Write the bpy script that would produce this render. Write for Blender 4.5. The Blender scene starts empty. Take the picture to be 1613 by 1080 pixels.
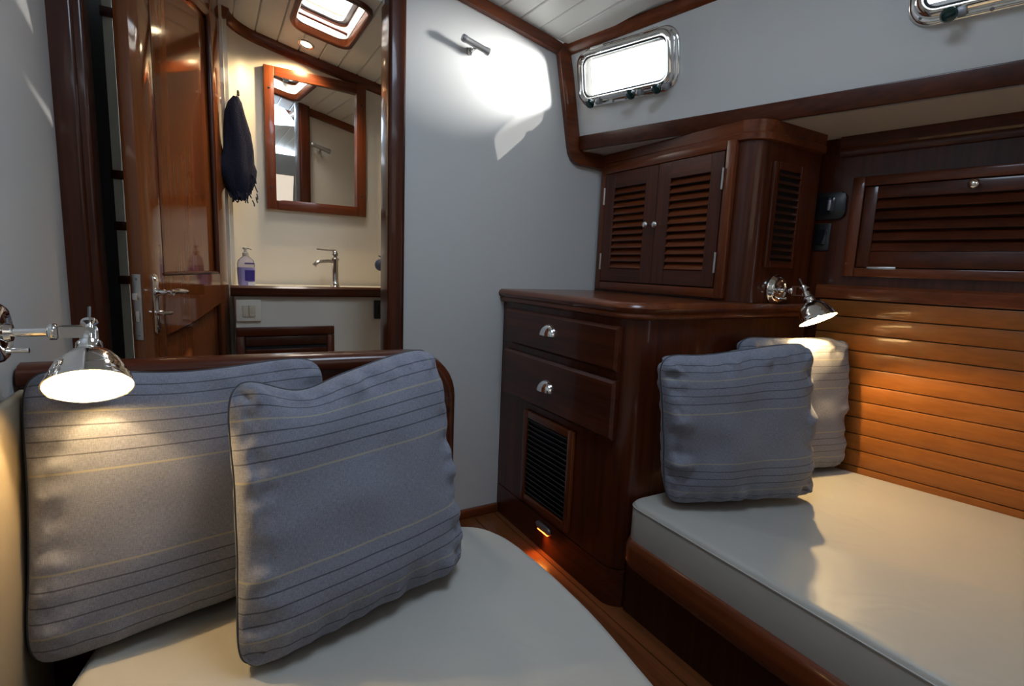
import bpy, bmesh, math, random
from mathutils import Vector, Matrix, noise
random.seed(7)
SC = bpy.context.scene
COL = SC.collection
V = Vector

# ------------------------------------------------------------------ camera
F_PX = 809.88
cam_d = bpy.data.cameras.new('camera'); cam = bpy.data.objects.new('camera', cam_d); COL.objects.link(cam)
cam_d.sensor_fit = 'HORIZONTAL'; cam_d.sensor_width = 36.0; cam_d.lens = 36.0 * F_PX / 1613.0
cam_d.clip_start = 0.02; cam_d.clip_end = 100
rx = V((0.86390, -0.50211, 0.04003)).normalized()      # image right, in world axes
fw = V((0.50193, 0.85294, -0.14247)).normalized()      # viewing direction
rx = (rx - fw * rx.dot(fw)).normalized()
up = rx.cross(fw).normalized()
cam.matrix_world = Matrix(((rx.x, up.x, -fw.x, 0), (rx.y, up.y, -fw.y, 0), (rx.z, up.z, -fw.z, 0), (0, 0, 0, 1)))
SC.camera = cam

# ------------------------------------------------------------------ colour management, world, daylight
SC.view_settings.view_transform = 'Standard'; SC.view_settings.look = 'None'
SC.view_settings.gamma = 1.0; SC.view_settings.exposure = 0.0; SC.view_settings.use_curve_mapping = False
w = bpy.data.worlds.new('sky'); SC.world = w; w.use_nodes = True
bg = w.node_tree.nodes['Background']; bg.inputs[0].default_value = (0.80, 0.90, 1.0, 1); bg.inputs[1].default_value = 3.5

def lamp(name, kind, loc, energy, color, target=None, **kw):
    d = bpy.data.lights.new(name, kind); d.energy = energy; d.color = color
    for k, v in kw.items(): setattr(d, k, v)
    o = bpy.data.objects.new(name, d); COL.objects.link(o); o.location = loc
    if target is not None:
        o.rotation_euler = (V(target) - V(loc)).to_track_quat('-Z', 'Y').to_euler()
    return o
# the sun stands low off the starboard quarter
SD = V((-1, .85, -.67)).normalized()
lamp('sun', 'SUN', (4, 0, 3), 2.2, (1.0, 0.95, 0.88), target=tuple(V((4, 0, 3)) + SD), angle=0.01)
# spot lamp added outside the forward portlight, standing in for sun glint off the deck
GD = V((-1, .85, -.05)).normalized(); GP = V((1.275, 1.47, .70)) - GD * .60
lamp('added_glint', 'SPOT', tuple(GP), 330.0, (1.0, 0.99, 0.96), target=(1.275, 1.47, .70), spot_size=math.radians(40), spot_blend=.3, shadow_soft_size=.11)
# daylight falling through the deck hatch over the port berth and the small bathroom hatch; warm fill lamp added aft, no opening there
lamp('hatch_daylight', 'AREA', (0.54, 0.53, 1.03), 8.0, (0.62, 0.79, 1.0), target=(0.40, 0.75, -0.6), shape='RECTANGLE', size=0.46, size_y=0.44)
lamp('aft_fill', 'AREA', (0.75, -1.05, 0.55), 1.3, (1.0, 0.84, 0.68), target=(0.75, 1.0, 0.1), shape='RECTANGLE', size=0.9, size_y=0.6)
lamp('bathroom_hatch_daylight', 'AREA', (0.387, 1.975, 0.97), 4.0, (1.0, 0.88, 0.74), target=(0.387, 1.975, 0), shape='RECTANGLE', size=0.17, size_y=0.3)

# ------------------------------------------------------------------ materials
MATS = {}
def new_mat(name):
    m = bpy.data.materials.new(name); m.use_nodes = True
    nt = m.node_tree; b = nt.nodes['Principled BSDF']
    MATS[name] = m
    return m, nt, b
def plain(name, col, rough=0.5, metal=0.0, coat=0.0, bump=0.0, bscale=200.0, emit=None, es=0.0, var=0.0):
    m, nt, b = new_mat(name)
    b.inputs['Base Color'].default_value = (*col, 1); b.inputs['Roughness'].default_value = rough
    b.inputs['Metallic'].default_value = metal; b.inputs['Coat Weight'].default_value = coat
    b.inputs['Coat Roughness'].default_value = 0.05
    if emit: b.inputs['Emission Color'].default_value = (*emit, 1); b.inputs['Emission Strength'].default_value = es
    tc = nt.nodes.new('ShaderNodeTexCoord'); n = nt.nodes.new('ShaderNodeTexNoise')
    n.inputs['Scale'].default_value = bscale; n.inputs['Detail'].default_value = 3
    nt.links.new(tc.outputs['Object'], n.inputs['Vector'])
    if bump:
        bp = nt.nodes.new('ShaderNodeBump'); bp.inputs['Strength'].default_value = bump; bp.inputs['Distance'].default_value = 0.002
        nt.links.new(n.outputs['Fac'], bp.inputs['Height']); nt.links.new(bp.outputs[0], b.inputs['Normal'])
    if var:
        n2 = nt.nodes.new('ShaderNodeTexNoise'); n2.inputs['Scale'].default_value = 4; nt.links.new(tc.outputs['Object'], n2.inputs['Vector'])
        r = nt.nodes.new('ShaderNodeValToRGB')
        r.color_ramp.elements[0].position = .3; r.color_ramp.elements[1].position = .7
        r.color_ramp.elements[0].color = (*[c * (1 - var) for c in col], 1); r.color_ramp.elements[1].color = (*[min(1, c * (1 + var)) for c in col], 1)
        nt.links.new(n2.outputs['Fac'], r.inputs[0]); nt.links.new(r.outputs[0], b.inputs['Base Color'])
    return m
def wood(name, dark, light, axis, rough=0.30, coat=0.35, scale=1.0, spread=0.9):
    """varnished timber: grain streaks stretched along AXIS plus broad ribbon figure"""
    m, nt, b = new_mat(name)
    tc = nt.nodes.new('ShaderNodeTexCoord')
    def noise_node(along, across, det, dist=0.0):
        mp = nt.nodes.new('ShaderNodeMapping'); s = [across] * 3; s['xyz'.index(axis)] = along
        mp.inputs['Scale'].default_value = s
        n = nt.nodes.new('ShaderNodeTexNoise'); n.inputs['Scale'].default_value = scale; n.inputs['Detail'].default_value = det
        n.inputs['Distortion'].default_value = dist
        nt.links.new(tc.outputs['Object'], mp.inputs[0]); nt.links.new(mp.outputs[0], n.inputs['Vector']); return n
    a = noise_node(2.5, 90, 5, .3); c = noise_node(1.2, 14, 3, .6)
    mx = nt.nodes.new('ShaderNodeMath'); mx.operation = 'MULTIPLY_ADD'; mx.inputs[1].default_value = .5
    md = nt.nodes.new('ShaderNodeMath'); md.operation = 'MULTIPLY'; md.inputs[1].default_value = .5
    nt.links.new(c.outputs['Fac'], md.inputs[0]); nt.links.new(a.outputs['Fac'], mx.inputs[0]); nt.links.new(md.outputs[0], mx.inputs[2])
    r = nt.nodes.new('ShaderNodeValToRGB'); r.color_ramp.elements[0].position = .5 - .18 * spread; r.color_ramp.elements[1].position = .5 + .18 * spread
    r.color_ramp.elements[0].color = (*dark, 1); r.color_ramp.elements[1].color = (*light, 1)
    nt.links.new(mx.outputs[0], r.inputs[0]); nt.links.new(r.outputs[0], b.inputs['Base Color'])
    b.inputs['Roughness'].default_value = rough; b.inputs['Coat Weight'].default_value = coat; b.inputs['Coat Roughness'].default_value = .08; b.inputs['Specular IOR Level'].default_value = .25
    bp = nt.nodes.new('ShaderNodeBump'); bp.inputs['Strength'].default_value = .06; bp.inputs['Distance'].default_value = .001
    nt.links.new(a.outputs['Fac'], bp.inputs['Height']); nt.links.new(bp.outputs[0], b.inputs['Normal'])
    return m
DK, LT = (0.032, 0.0065, 0.0022), (0.096, 0.020, 0.0058)
wood('mahogany_x', DK, LT, 'x'); wood('mahogany_y', DK, LT, 'y'); wood('mahogany_z', DK, LT, 'z')
wood('trim_x', (.075, .017, .006), (.18, .045, .013), 'x'); wood('trim_y', (.075, .017, .006), (.18, .045, .013), 'y'); wood('trim_z', (.075, .017, .006), (.18, .045, .013), 'z')
wood('satin_y', DK, LT, 'y', rough=.35, coat=.25)
wood('ceiling_slat', (.20, .063, .011), (.28, .098, .019), 'y', rough=.35, coat=.25)
wood('door_wood', (.11, .030, .008), (.24, .072, .020), 'z', rough=.12, coat=1.0, spread=1.3)
wood('sole', (.10, .03, .01), (.22, .07, .022), 'y', rough=.3, coat=.4)
wood('dark_wood', (.03, .009, .004), (.06, .018, .008), 'z', rough=.4, coat=.2)
plain('white_panel', (.60, .60, .585), .38, bump=.03, bscale=60)
plain('head_panel', (.72, .68, .59), .40, bump=.03, bscale=60)
plain('ceiling_white', (.70, .71, .69), .35)
plain('underdeck', (.58, .52, .46), .5)
plain('vinyl', (.43, .415, .375), .42, bump=.12, bscale=700, var=.02)
plain('vinyl_side', (.41, .39, .35), .45, bump=.12, bscale=700)  # same vinyl as the top, shade of the sides put in as a darker tone
plain('tan_vinyl', (.33, .27, .19), .5, bump=.1, bscale=500)
plain('chrome', (.86, .85, .83), .06, metal=1)
plain('satin_chrome', (.6, .6, .6), .28, metal=1)
plain('grey_metal', (.30, .30, .31), .4, metal=.6)
plain('mirror', (.92, .93, .92), .0, metal=1)
plain('black', (.010, .010, .011), .35)
plain('dark_void', (.004, .003, .003), .8)  # near-black standing in for the shade inside lockers, gaps and passage
plain('black_gloss', (.012, .012, .014), .12)
plain('rubber', (.02, .022, .022), .3)
plain('knob_green', (.004, .03, .028), .15, coat=.5)
plain('towel', (.008, .010, .030), .95, bump=1.0, bscale=260)
plain('white_plastic', (.72, .68, .58), .35)
plain('rocker', (.60, .53, .40), .35)
plain('shade_inside', (.92, .90, .82), .5)
plain('cable', (.10, .10, .09), .5)
plain('lilac', (.36, .32, .60), .15, coat=.5)
plain('violet_ink', (.05, .035, .25), .3)
plain('label_white', (.75, .74, .8), .4)
plain('blue_item', (.015, .03, .09), .6)
plain('piping', (.05, .055, .065), .8)
plain('bulb', (1, .9, .7), .5, emit=(1.0, .80, .45), es=30.0)
plain('downlight', (1, .9, .7), .5, emit=(1.0, .80, .50), es=14.0)
plain('amber_lens', (1, .4, .1), .4, emit=(1.0, .16, .02), es=14.0)
# clear glass that lets daylight through
m, nt, b = new_mat('glass')
tr = nt.nodes.new('ShaderNodeBsdfTransparent'); gl = nt.nodes.new('ShaderNodeBsdfGlossy'); gl.inputs['Roughness'].default_value = .02
mxs = nt.nodes.new('ShaderNodeMixShader'); mxs.inputs[0].default_value = .05
nt.links.new(tr.outputs[0], mxs.inputs[1]); nt.links.new(gl.outputs[0], mxs.inputs[2])
nt.links.new(mxs.outputs[0], nt.nodes['Material Output'].inputs['Surface'])
m, nt, b = new_mat('clear_plastic')
b.inputs['Base Color'].default_value = (.80, .76, .86, 1); b.inputs['Roughness'].default_value = .08
b.inputs['Transmission Weight'].default_value = .75; b.inputs['IOR'].default_value = 1.3

# soft dents in the vinyl
nt = MATS['vinyl'].node_tree; b = nt.nodes['Principled BSDF']
n3 = nt.nodes.new('ShaderNodeTexNoise'); n3.inputs['Scale'].default_value = 7; n3.inputs['Detail'].default_value = 2; n3.inputs['Distortion'].default_value = .8
tc3 = nt.nodes.new('ShaderNodeTexCoord'); nt.links.new(tc3.outputs['Object'], n3.inputs['Vector'])
b3 = nt.nodes.new('ShaderNodeBump'); b3.inputs['Strength'].default_value = .35; b3.inputs['Distance'].default_value = .012
nt.links.new(n3.outputs['Fac'], b3.inputs['Height']); nt.links.new(b.inputs['Normal'].links[0].from_socket, b3.inputs['Normal']); nt.links.new(b3.outputs[0], b.inputs['Normal'])

def fabric(name, base, warm):
    """blue-grey woven cloth with woven-in yellow and dark stripes near both ends (UV v runs up the cushion)"""
    m, nt, b = new_mat(name)
    uv = nt.nodes.new('ShaderNodeUVMap'); sp = nt.nodes.new('ShaderNodeSeparateXYZ'); nt.links.new(uv.outputs[0], sp.inputs[0])
    def weave(sx, sy):
        mp = nt.nodes.new('ShaderNodeMapping'); mp.inputs['Scale'].default_value = (sx, sy, 1)
        n = nt.nodes.new('ShaderNodeTexNoise'); n.inputs['Scale'].default_value = 1; n.inputs['Detail'].default_value = 2
        nt.links.new(uv.outputs[0], mp.inputs[0]); nt.links.new(mp.outputs[0], n.inputs['Vector']); return n
    a = weave(60, 420); c = weave(420, 60)
    ad = nt.nodes.new('ShaderNodeMath'); ad.operation = 'ADD'; nt.links.new(a.outputs['Fac'], ad.inputs[0]); nt.links.new(c.outputs['Fac'], ad.inputs[1])
    r = nt.nodes.new('ShaderNodeValToRGB'); r.color_ramp.elements[0].position = .36; r.color_ramp.elements[1].position = .64
    hf = nt.nodes.new('ShaderNodeMath'); hf.operation = 'MULTIPLY'; hf.inputs[1].default_value = .5; nt.links.new(ad.outputs[0], hf.inputs[0])
    nt.links.new(hf.outputs[0], r.inputs[0])
    r.color_ramp.elements[0].color = (*[k * .72 for k in base], 1); r.color_ramp.elements[1].color = (*[k * 1.25 for k in base], 1)
    # wander of the stripe lines
    cur = r.outputs[0]
    dark = [.055, .10, .205, .255, .305, .735, .785, .835, .935]; yel = [.155, .365, .685, .885]
    for lst, colr, hw in ((dark, (.02, .022, .032), .0026), (yel, (.34, .31, .22), .0036)):
        tot = None
        for p in lst:
            cmp_ = nt.nodes.new('ShaderNodeMath'); cmp_.operation = 'COMPARE'; cmp_.inputs[1].default_value = 1 - p; cmp_.inputs[2].default_value = hw
            nt.links.new(sp.outputs['Y'], cmp_.inputs[0])
            if tot is None: tot = cmp_.outputs[0]
            else:
                s = nt.nodes.new('ShaderNodeMath'); s.operation = 'MAXIMUM'; nt.links.new(tot, s.inputs[0]); nt.links.new(cmp_.outputs[0], s.inputs[1]); tot = s.outputs[0]
        k = nt.nodes.new('ShaderNodeMath'); k.operation = 'MULTIPLY'; k.inputs[1].default_value = .72; nt.links.new(tot, k.inputs[0])
        mx = nt.nodes.new('ShaderNodeMix'); mx.data_type = 'RGBA'; mx.inputs['B'].default_value = (*colr, 1)
        nt.links.new(k.outputs[0], mx.inputs['Factor']); nt.links.new(cur, mx.inputs['A']); cur = mx.outputs['Result']
    nt.links.new(cur, b.inputs['Base Color']); b.inputs['Roughness'].default_value = .9
    b.inputs['Sheen Weight'].default_value = .15
    bp = nt.nodes.new('ShaderNodeBump'); bp.inputs['Strength'].default_value = .35; bp.inputs['Distance'].default_value = .001
    nt.links.new(hf.outputs[0], bp.inputs['Height']); nt.links.new(bp.outputs[0], b.inputs['Normal'])
    return m
fabric('cushion_cloth', (.188, .196, .246), 0)
M = MATS

# ------------------------------------------------------------------ helpers
def nb(): return bmesh.new()
def box(bm, x0, x1, y0, y1, z0, z1, T=None, bev=0.0, seg=2):
    vs = [bm.verts.new(V((x, y, z))) for x in (x0, x1) for y in (y0, y1) for z in (z0, z1)]
    fs = [bm.faces.new([vs[i] for i in f]) for f in ((0, 1, 3, 2), (4, 6, 7, 5), (0, 4, 5, 1), (2, 3, 7, 6), (0, 2, 6, 4), (1, 5, 7, 3))]
    if bev:
        es = list({e for f in fs for e in f.edges})
        r = bmesh.ops.bevel(bm, geom=es, offset=bev, segments=seg, affect='EDGES', profile=.5, clamp_overlap=True)
        vs = list({v for v in r['verts']} | {v for v in vs if v.is_valid})
        vs = [v for v in vs if v.is_valid]
    if T is not None:
        for v in vs: v.co = T @ v.co
    return vs
def prism(bm, pts, d0, d1, axes='xyz', T=None, bev=0.0, seg=2):
    """extrude the 2-D outline PTS from d0 to d1; axes names where (a, b, depth) go, e.g. 'yzx'"""
    ix = ['xyz'.index(c) for c in axes]
    def mk(a, b_, d):
        c = [0, 0, 0]; c[ix[0]] = a; c[ix[1]] = b_; c[ix[2]] = d; return V(c)
    A = [bm.verts.new(mk(a, b_, d0)) for a, b_ in pts]; B = [bm.verts.new(mk(a, b_, d1)) for a, b_ in pts]
    n = len(pts); fa = bm.faces.new(A); fb = bm.faces.new(B[::-1])
    fs = [fa, fb] + [bm.faces.new((A[i], A[(i + 1) % n], B[(i + 1) % n], B[i])) for i in range(n)]
    vs = A + B
    if bev:
        es = list(set(fa.edges) | set(fb.edges))
        r = bmesh.ops.bevel(bm, geom=es, offset=bev, segments=seg, affect='EDGES', profile=.5, clamp_overlap=True)
        vs = [v for v in set(vs) | set(r['verts']) if v.is_valid]
    if T is not None:
        for v in vs: v.co = T @ v.co
    return vs
def rrect(a0, a1, b0, b1, r, n=6):
    out = []
    for cx, cy, s in ((a1 - r, b1 - r, 0), (a0 + r, b1 - r, 90), (a0 + r, b0 + r, 180), (a1 - r, b0 + r, 270)):
        for i in range(n + 1):
            t = math.radians(s + 90 * i / n); out.append((cx + r * math.cos(t), cy + r * math.sin(t)))
    return out
def ring(bm, outer, inner, d0, d1, axes='xyz', T=None):
    """a flat ring between two outlines with equal point counts, thickness d0..d1"""
    ix = ['xyz'.index(c) for c in axes]
    def mk(a, b_, d):
        c = [0, 0, 0]; c[ix[0]] = a; c[ix[1]] = b_; c[ix[2]] = d; c = V(c); return T @ c if T is not None else c
    L = [[bm.verts.new(mk(a, b_, d)) for a, b_ in ln] for ln, d in ((outer, d0), (outer, d1), (inner, d1), (inner, d0))]
    n = len(outer)
    for k in range(4):
        P, Q = L[k], L[(k + 1) % 4]
        for i in range(n): bm.faces.new((P[i], P[(i + 1) % n], Q[(i + 1) % n], Q[i]))
def profring(bm, outlines, axes='xyz', T=None, closed=True):
    """sweep: OUTLINES is a list of (points, depth) with equal point counts, joined one after another"""
    ix = ['xyz'.index(c) for c in axes]
    def mk(a, b_, d):
        c = [0, 0, 0]; c[ix[0]] = a; c[ix[1]] = b_; c[ix[2]] = d; c = V(c); return T @ c if T is not None else c
    L = [[bm.verts.new(mk(a, b_, d)) for a, b_ in ln] for ln, d in outlines]
    n = len(L[0]); K = len(L)
    for k in range(K if closed else K - 1):
        P, Q = L[k], L[(k + 1) % K]
        for i in range(n): bm.faces.new((P[i], P[(i + 1) % n], Q[(i + 1) % n], Q[i]))
def frame_from(o, axis, side=None):
    """matrix whose local z is AXIS"""
    z = V(axis).normalized(); s = V(side) if side else (V((0, 0, 1)) if abs(z.z) < .9 else V((0, 1, 0)))
    x = (s - z * s.dot(z)).normalized(); y = z.cross(x)
    return Matrix(((x.x, y.x, z.x, o[0]), (x.y, y.y, z.y, o[1]), (x.z, y.z, z.z, o[2]), (0, 0, 0, 1)))
def lathe(bm, prof, o=(0, 0, 0), axis=(0, 0, 1), seg=24, close=True):
    T = frame_from(o, axis); R = []
    for r, h in prof:
        if r < 1e-6: R.append([bm.verts.new(T @ V((0, 0, h)))])
        else: R.append([bm.verts.new(T @ V((r * math.cos(2 * math.pi * i / seg), r * math.sin(2 * math.pi * i / seg), h))) for i in range(seg)])
    for P, Q in zip(R, R[1:]):
        for i in range(seg):
            j = (i + 1) % seg
            if len(P) == 1 and len(Q) > 1: bm.faces.new((P[0], Q[j], Q[i]))
            elif len(Q) == 1 and len(P) > 1: bm.faces.new((P[i], P[j], Q[0]))
            elif len(P) > 1: bm.faces.new((P[i], P[j], Q[j], Q[i]))
    if close:
        for L in (R[0], R[-1]):
            if len(L) > 1: bm.faces.new(L)
def tube(bm, pts, r, seg=10, caps=True):
    pts = [V(p) for p in pts]; n = len(pts); L = []; prev = None
    rs = r if isinstance(r, (list, tuple)) else [r] * n
    for i, p in enumerate(pts):
        t = (pts[min(i + 1, n - 1)] - pts[max(i - 1, 0)]).normalized()
        if prev is None:
            s = V((0, 0, 1)) if abs(t.z) < .9 else V((1, 0, 0)); x = (s - t * s.dot(t)).normalized()
        else: x = (prev - t * prev.dot(t)).normalized()
        prev = x; y = t.cross(x)
        L.append([bm.verts.new(p + (x * math.cos(2 * math.pi * k / seg) + y * math.sin(2 * math.pi * k / seg)) * rs[i]) for k in range(seg)])
    for P, Q in zip(L, L[1:]):
        for k in range(seg): bm.faces.new((P[k], P[(k + 1) % seg], Q[(k + 1) % seg], Q[k]))
    if caps: bm.faces.new(L[0]); bm.faces.new(L[-1])
def quad(bm, *ps): bm.faces.new([bm.verts.new(V(p)) for p in ps])
def arc(cx, cy, r, a0, a1, n=8): return [(cx + r * math.cos(math.radians(a0 + (a1 - a0) * i / n)), cy + r * math.sin(math.radians(a0 + (a1 - a0) * i / n))) for i in range(n + 1)]

ORG = {}
def obj(name, bm, mat, parent=None, smooth=35, label=None, kind=None, recalc=True):
    if recalc: bmesh.ops.recalc_face_normals(bm, faces=bm.faces[:])
    if parent is not None:
        o0 = ORG[parent.name]; bmesh.ops.translate(bm, verts=bm.verts[:], vec=-o0)
    me = bpy.data.meshes.new(name); bm.to_mesh(me); bm.free()
    for m_ in (mat if isinstance(mat, (list, tuple)) else [mat]): me.materials.append(M[m_] if isinstance(m_, str) else m_)
    if smooth:
        me.polygons.foreach_set('use_smooth', [True] * len(me.polygons))
        me.set_sharp_from_angle(angle=math.radians(smooth))
    o = bpy.data.objects.new(name, me); COL.objects.link(o)
    if parent is not None: o.parent = parent; ORG[o.name] = ORG[parent.name]
    else: ORG[o.name] = V((0, 0, 0))
    if label: o['label'] = label
    if kind: o['kind'] = kind
    return o
def tag(o, label, cat=None, group=None, kind=None):
    o['label'] = label
    if cat: o['category'] = cat
    if group: o['group'] = group
    if kind: o['kind'] = kind
    return o
def thing(name, label, cat, loc=(0, 0, 0), group=None, kind=None):
    o = bpy.data.objects.new(name, None); COL.objects.link(o); o.location = loc; o.empty_display_size = .05
    ORG[o.name] = V(loc)
    return tag(o, label, cat, group, kind)
def bx(name, mat, parent, *a, bev=0.0, T=None, seg=2, label=None, kind=None):
    bm = nb(); box(bm, *a, T=T, bev=bev, seg=seg); return obj(name, bm, mat, parent, label=label, kind=kind)

# frames: hull side (n into the cabin, u forward, z up) and cabin side (n in, u forward, v up the tilted side)
def basis(o, n, u, v): return Matrix(((n[0], u[0], v[0], o[0]), (n[1], u[1], v[1], o[1]), (n[2], u[2], v[2], o[2]), (0, 0, 0, 1)))
hu = V((-.2, 1, 0)).normalized(); hn = V((-1, -.2, 0)).normalized()
HT = basis((1.99, 0, 0), hn, hu, (0, 0, 1))
HK = 1.0198                                   # u = HK * y
cu = V((-.31, 1, 0)).normalized(); cv0 = V((-.07, 0, .342)).normalized()
cn = cu.cross(cv0).normalized()
if cn.x > 0: cn = -cn
cv = (cv0 - cu * cv0.dot(cu)).normalized()
CO = V((1.25 + .31 * 1.7, 0, .48))
CT = basis(CO, cn, cu, cv)
CK = 1.047

FZ = -.96           # cabin sole
BY = 1.70           # forward bulkhead, cabin face

# ================================================================== SETTING
def struct(name, bm, mat, label, cat=None, parent=None, smooth=35):
    o = obj(name, bm, mat, parent, smooth=smooth); tag(o, label, cat, kind='structure'); return o
# floor with planks
bm = nb(); box(bm, -1.0, 2.1, -1.3, 2.6, FZ - .06, FZ - .012)
floor = struct('floor', bm, 'dark_wood', 'varnished timber cabin sole between the two berths')
xx = -.95; k = 0
while xx < 1.05:
    o = bx('plank', 'sole', floor, xx + .0015, xx + .0885, -1.25, 2.55, FZ - .012, FZ, bev=.001, seg=1); xx += .09

# forward bulkhead: panel to the right of the doorway, header over it
def zc(x, y):
    U = x + .31 * (y - BY)
    pts = [(-1.5, .98), (-.6, 1.02), (.0, 1.03), (.28, 1.0), (.527, .945), (.82, .89), (.94, .868), (1.18, .822), (1.7, .69), (2.4, .5)]
    for (a, za), (b_, zb) in zip(pts, pts[1:]):
        if U <= b_ or b_ == 2.4:
            z = za + (zb - za) * (U - a) / (b_ - a); break
    return z - .055 * (y - BY)
_zc = zc
def zc(x, y):
    return _zc(x + .31 * .70, BY) - .10 if y > BY + .001 else _zc(x, y)
bm = nb()
pts = [(.555, FZ)] + [(1.9, FZ), (1.9, .44), (1.33, .46), (1.262, .47), (1.19, zc(1.19, BY) + .01)] + [(x / 100, zc(x / 100, BY) + .01) for x in range(110, 50, -10)] + [(.555, zc(.555, BY) + .01)]
prism(bm, pts, BY, BY + .03, 'xzy')
wf = struct('wall_forward', bm, 'white_panel', 'smooth white forward bulkhead right of the bathroom doorway')
bm = nb(); prism(bm, [(-.26, .93), (.52, .93), (.52, zc(.52, BY) + .02), (.28, zc(.28, BY) + .02), (0, zc(0, BY) + .02), (-.26, zc(-.26, BY) + .02)], BY, BY + .03, 'xzy')
struct('wall_forward.001', bm, 'white_panel', 'white bulkhead strip over the bathroom doorway')
# left wall, slightly converging
lu = V((0, 1, 0)); ln_ = V((1, .0, 0))
def lx(y): return -.268 - .055 * (y - .9) if y > .9 else -.268
bm = nb(); prism(bm, [(lx(-1.3), -1.3), (-.268, .9), (lx(BY - .01), BY - .01), (lx(BY - .01) - .03, BY - .01), (-.298, .9), (-.298, -1.3)], FZ, 1.06)
struct('wall_left', bm, 'white_panel', 'smooth pale wall at the head of the left berth')
bm = nb(); box(bm, -.4, 2.2, -1.33, -1.3, FZ, 1.1)
struct('wall_aft', bm, 'white_panel', 'pale aft wall behind the berths')
# baseboard
bm = nb(); box(bm, .57, .955, BY - .018, BY - .001, FZ, FZ + .035, bev=.004)
struct('baseboard_forward', bm, 'trim_x', 'low mahogany baseboard at the foot of the white bulkhead')

# door jambs
bm = nb()
prism(bm, rrect(.505, .562, BY - .022, BY + .075, .012, 4), FZ, 1.0, 'xyz')
struct('trim_1', bm, 'mahogany_z', 'dark mahogany right jamb of the bathroom doorway')
bm = nb()
prism(bm, rrect(-.335, -.262, BY - .010, BY + .04, .010, 4), FZ, 1.02, 'xyz'); prism(bm, rrect(-.300, -.243, BY - .002, BY + .09, .01, 4), FZ, 1.02, 'xyz')
struct('trim_2', bm, 'mahogany_z', 'dark mahogany left jamb of the bathroom doorway')

# ceiling of tongue-and-groove planks following the camber
ceil_root = thing('ceiling', 'white tongue and groove planked deckhead', None, (0, 0, 0), kind='structure')
H2 = (.293, .480, 1.80, 2.15)     # bathroom hatch opening x0 x1 y0 y1
H1 = (.30, .78, .30, .76)        # cabin hatch opening (out of frame)
def plank(x0, x1, y0, y1):
    ys = [y0, y1]
    bm = nb(); g = .0012; rows = []
    for y in ys:
        dx = -.15 * (y - BY) * 0
        row = []
        for x, dz in ((x0 + g, .014), (x0 + g, .003), (x0 + g + .003, 0), ((x0 + x1) / 2, 0), (x1 - g - .003, 0), (x1 - g, .003), (x1 - g, .014)):
            sx = x - (.15 * (y - BY) if y < BY else 0)
            row.append(bm.verts.new((sx, y, zc(sx, y) + dz)))
        rows.append(row)
    for P, Q in zip(rows, rows[1:]):
        for i in range(7): bm.faces.new((P[i], P[(i + 1) % 7], Q[(i + 1) % 7], Q[i]))
    bm.faces.new(rows[0]); bm.faces.new(rows[-1])
    return obj('plank', bm, 'ceiling_white', ceil_root, smooth=20)
def hat(x0, x1, y0, y1): 
    cuts = []
    for h in (H1, H2):
        ym = (h[2] + h[3]) / 2; s = -.15 * (ym - BY) if ym < BY else 0
        if x1 + s > h[0] - .005 and x0 + s < h[1] + .005: cuts.append(h)
    return cuts
W = .078; x = -.75
while x < 1.66:
    ya = -1.3; segs = []
    cs = sorted(hat(x, x + W, 0, 0), key=lambda h: h[2])
    for h in cs:
        segs.append((ya, h[2])); ya = h[3]
        if h is H2:
            if x < h[0] - .012: plank(x, h[0] - .004, h[2], h[3])
            if x + W > h[1] + .012: plank(h[1] + .004, x + W, h[2], h[3])
    segs.append((ya, 2.42))
    ye = BY - (x + W - 1.195) / .16 if x + W > 1.195 else 9
    for a, b_ in segs:
        for c, d_ in (((a, BY), (BY + .032, b_)) if a < BY < b_ else ((a, b_),)):
            if min(d_, ye) > c + .02: plank(x, x + W, c, min(d_, ye))
    x += W
# backing so daylight does not leak through the joints
bm = nb()
def back_patch(xa, xb, ya, yb):
    """xb None: run out to the slanting cabin side"""
    def xr(y): return 1.20 - .31 * (y - BY) if xb is None else xb
    n = 10
    for i in range(n):
        P = [(xa + (xr(y) - xa) * f_, y) for f_, y in ((i / n, ya), ((i + 1) / n, ya), ((i + 1) / n, yb), (i / n, yb))]
        lo = [bm.verts.new((p[0], p[1], zc(*p) + .0145)) for p in P]; hi = [bm.verts.new((p[0], p[1], zc(*p) + .03)) for p in P]
        bm.faces.new(lo); bm.faces.new(hi[::-1])
        for k in range(4): bm.faces.new((lo[k], lo[(k + 1) % 4], hi[(k + 1) % 4], hi[k]))
back_patch(-.9, H1[0], -1.3, BY - .001); back_patch(H1[1], None, -1.3, BY - .001)
back_patch(H1[0], H1[1], -1.3, H1[2]); back_patch(H1[0], H1[1], H1[3], BY - .001)
back_patch(-.9, H2[0], BY + .002, 2.45); back_patch(H2[1], 1.2, BY + .002, 2.45)
back_patch(H2[0], H2[1], BY + .002, H2[2]); back_patch(H2[0], H2[1], H2[3], 2.45)
obj('backing_board', bm, 'ceiling_white', ceil_root)

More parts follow.
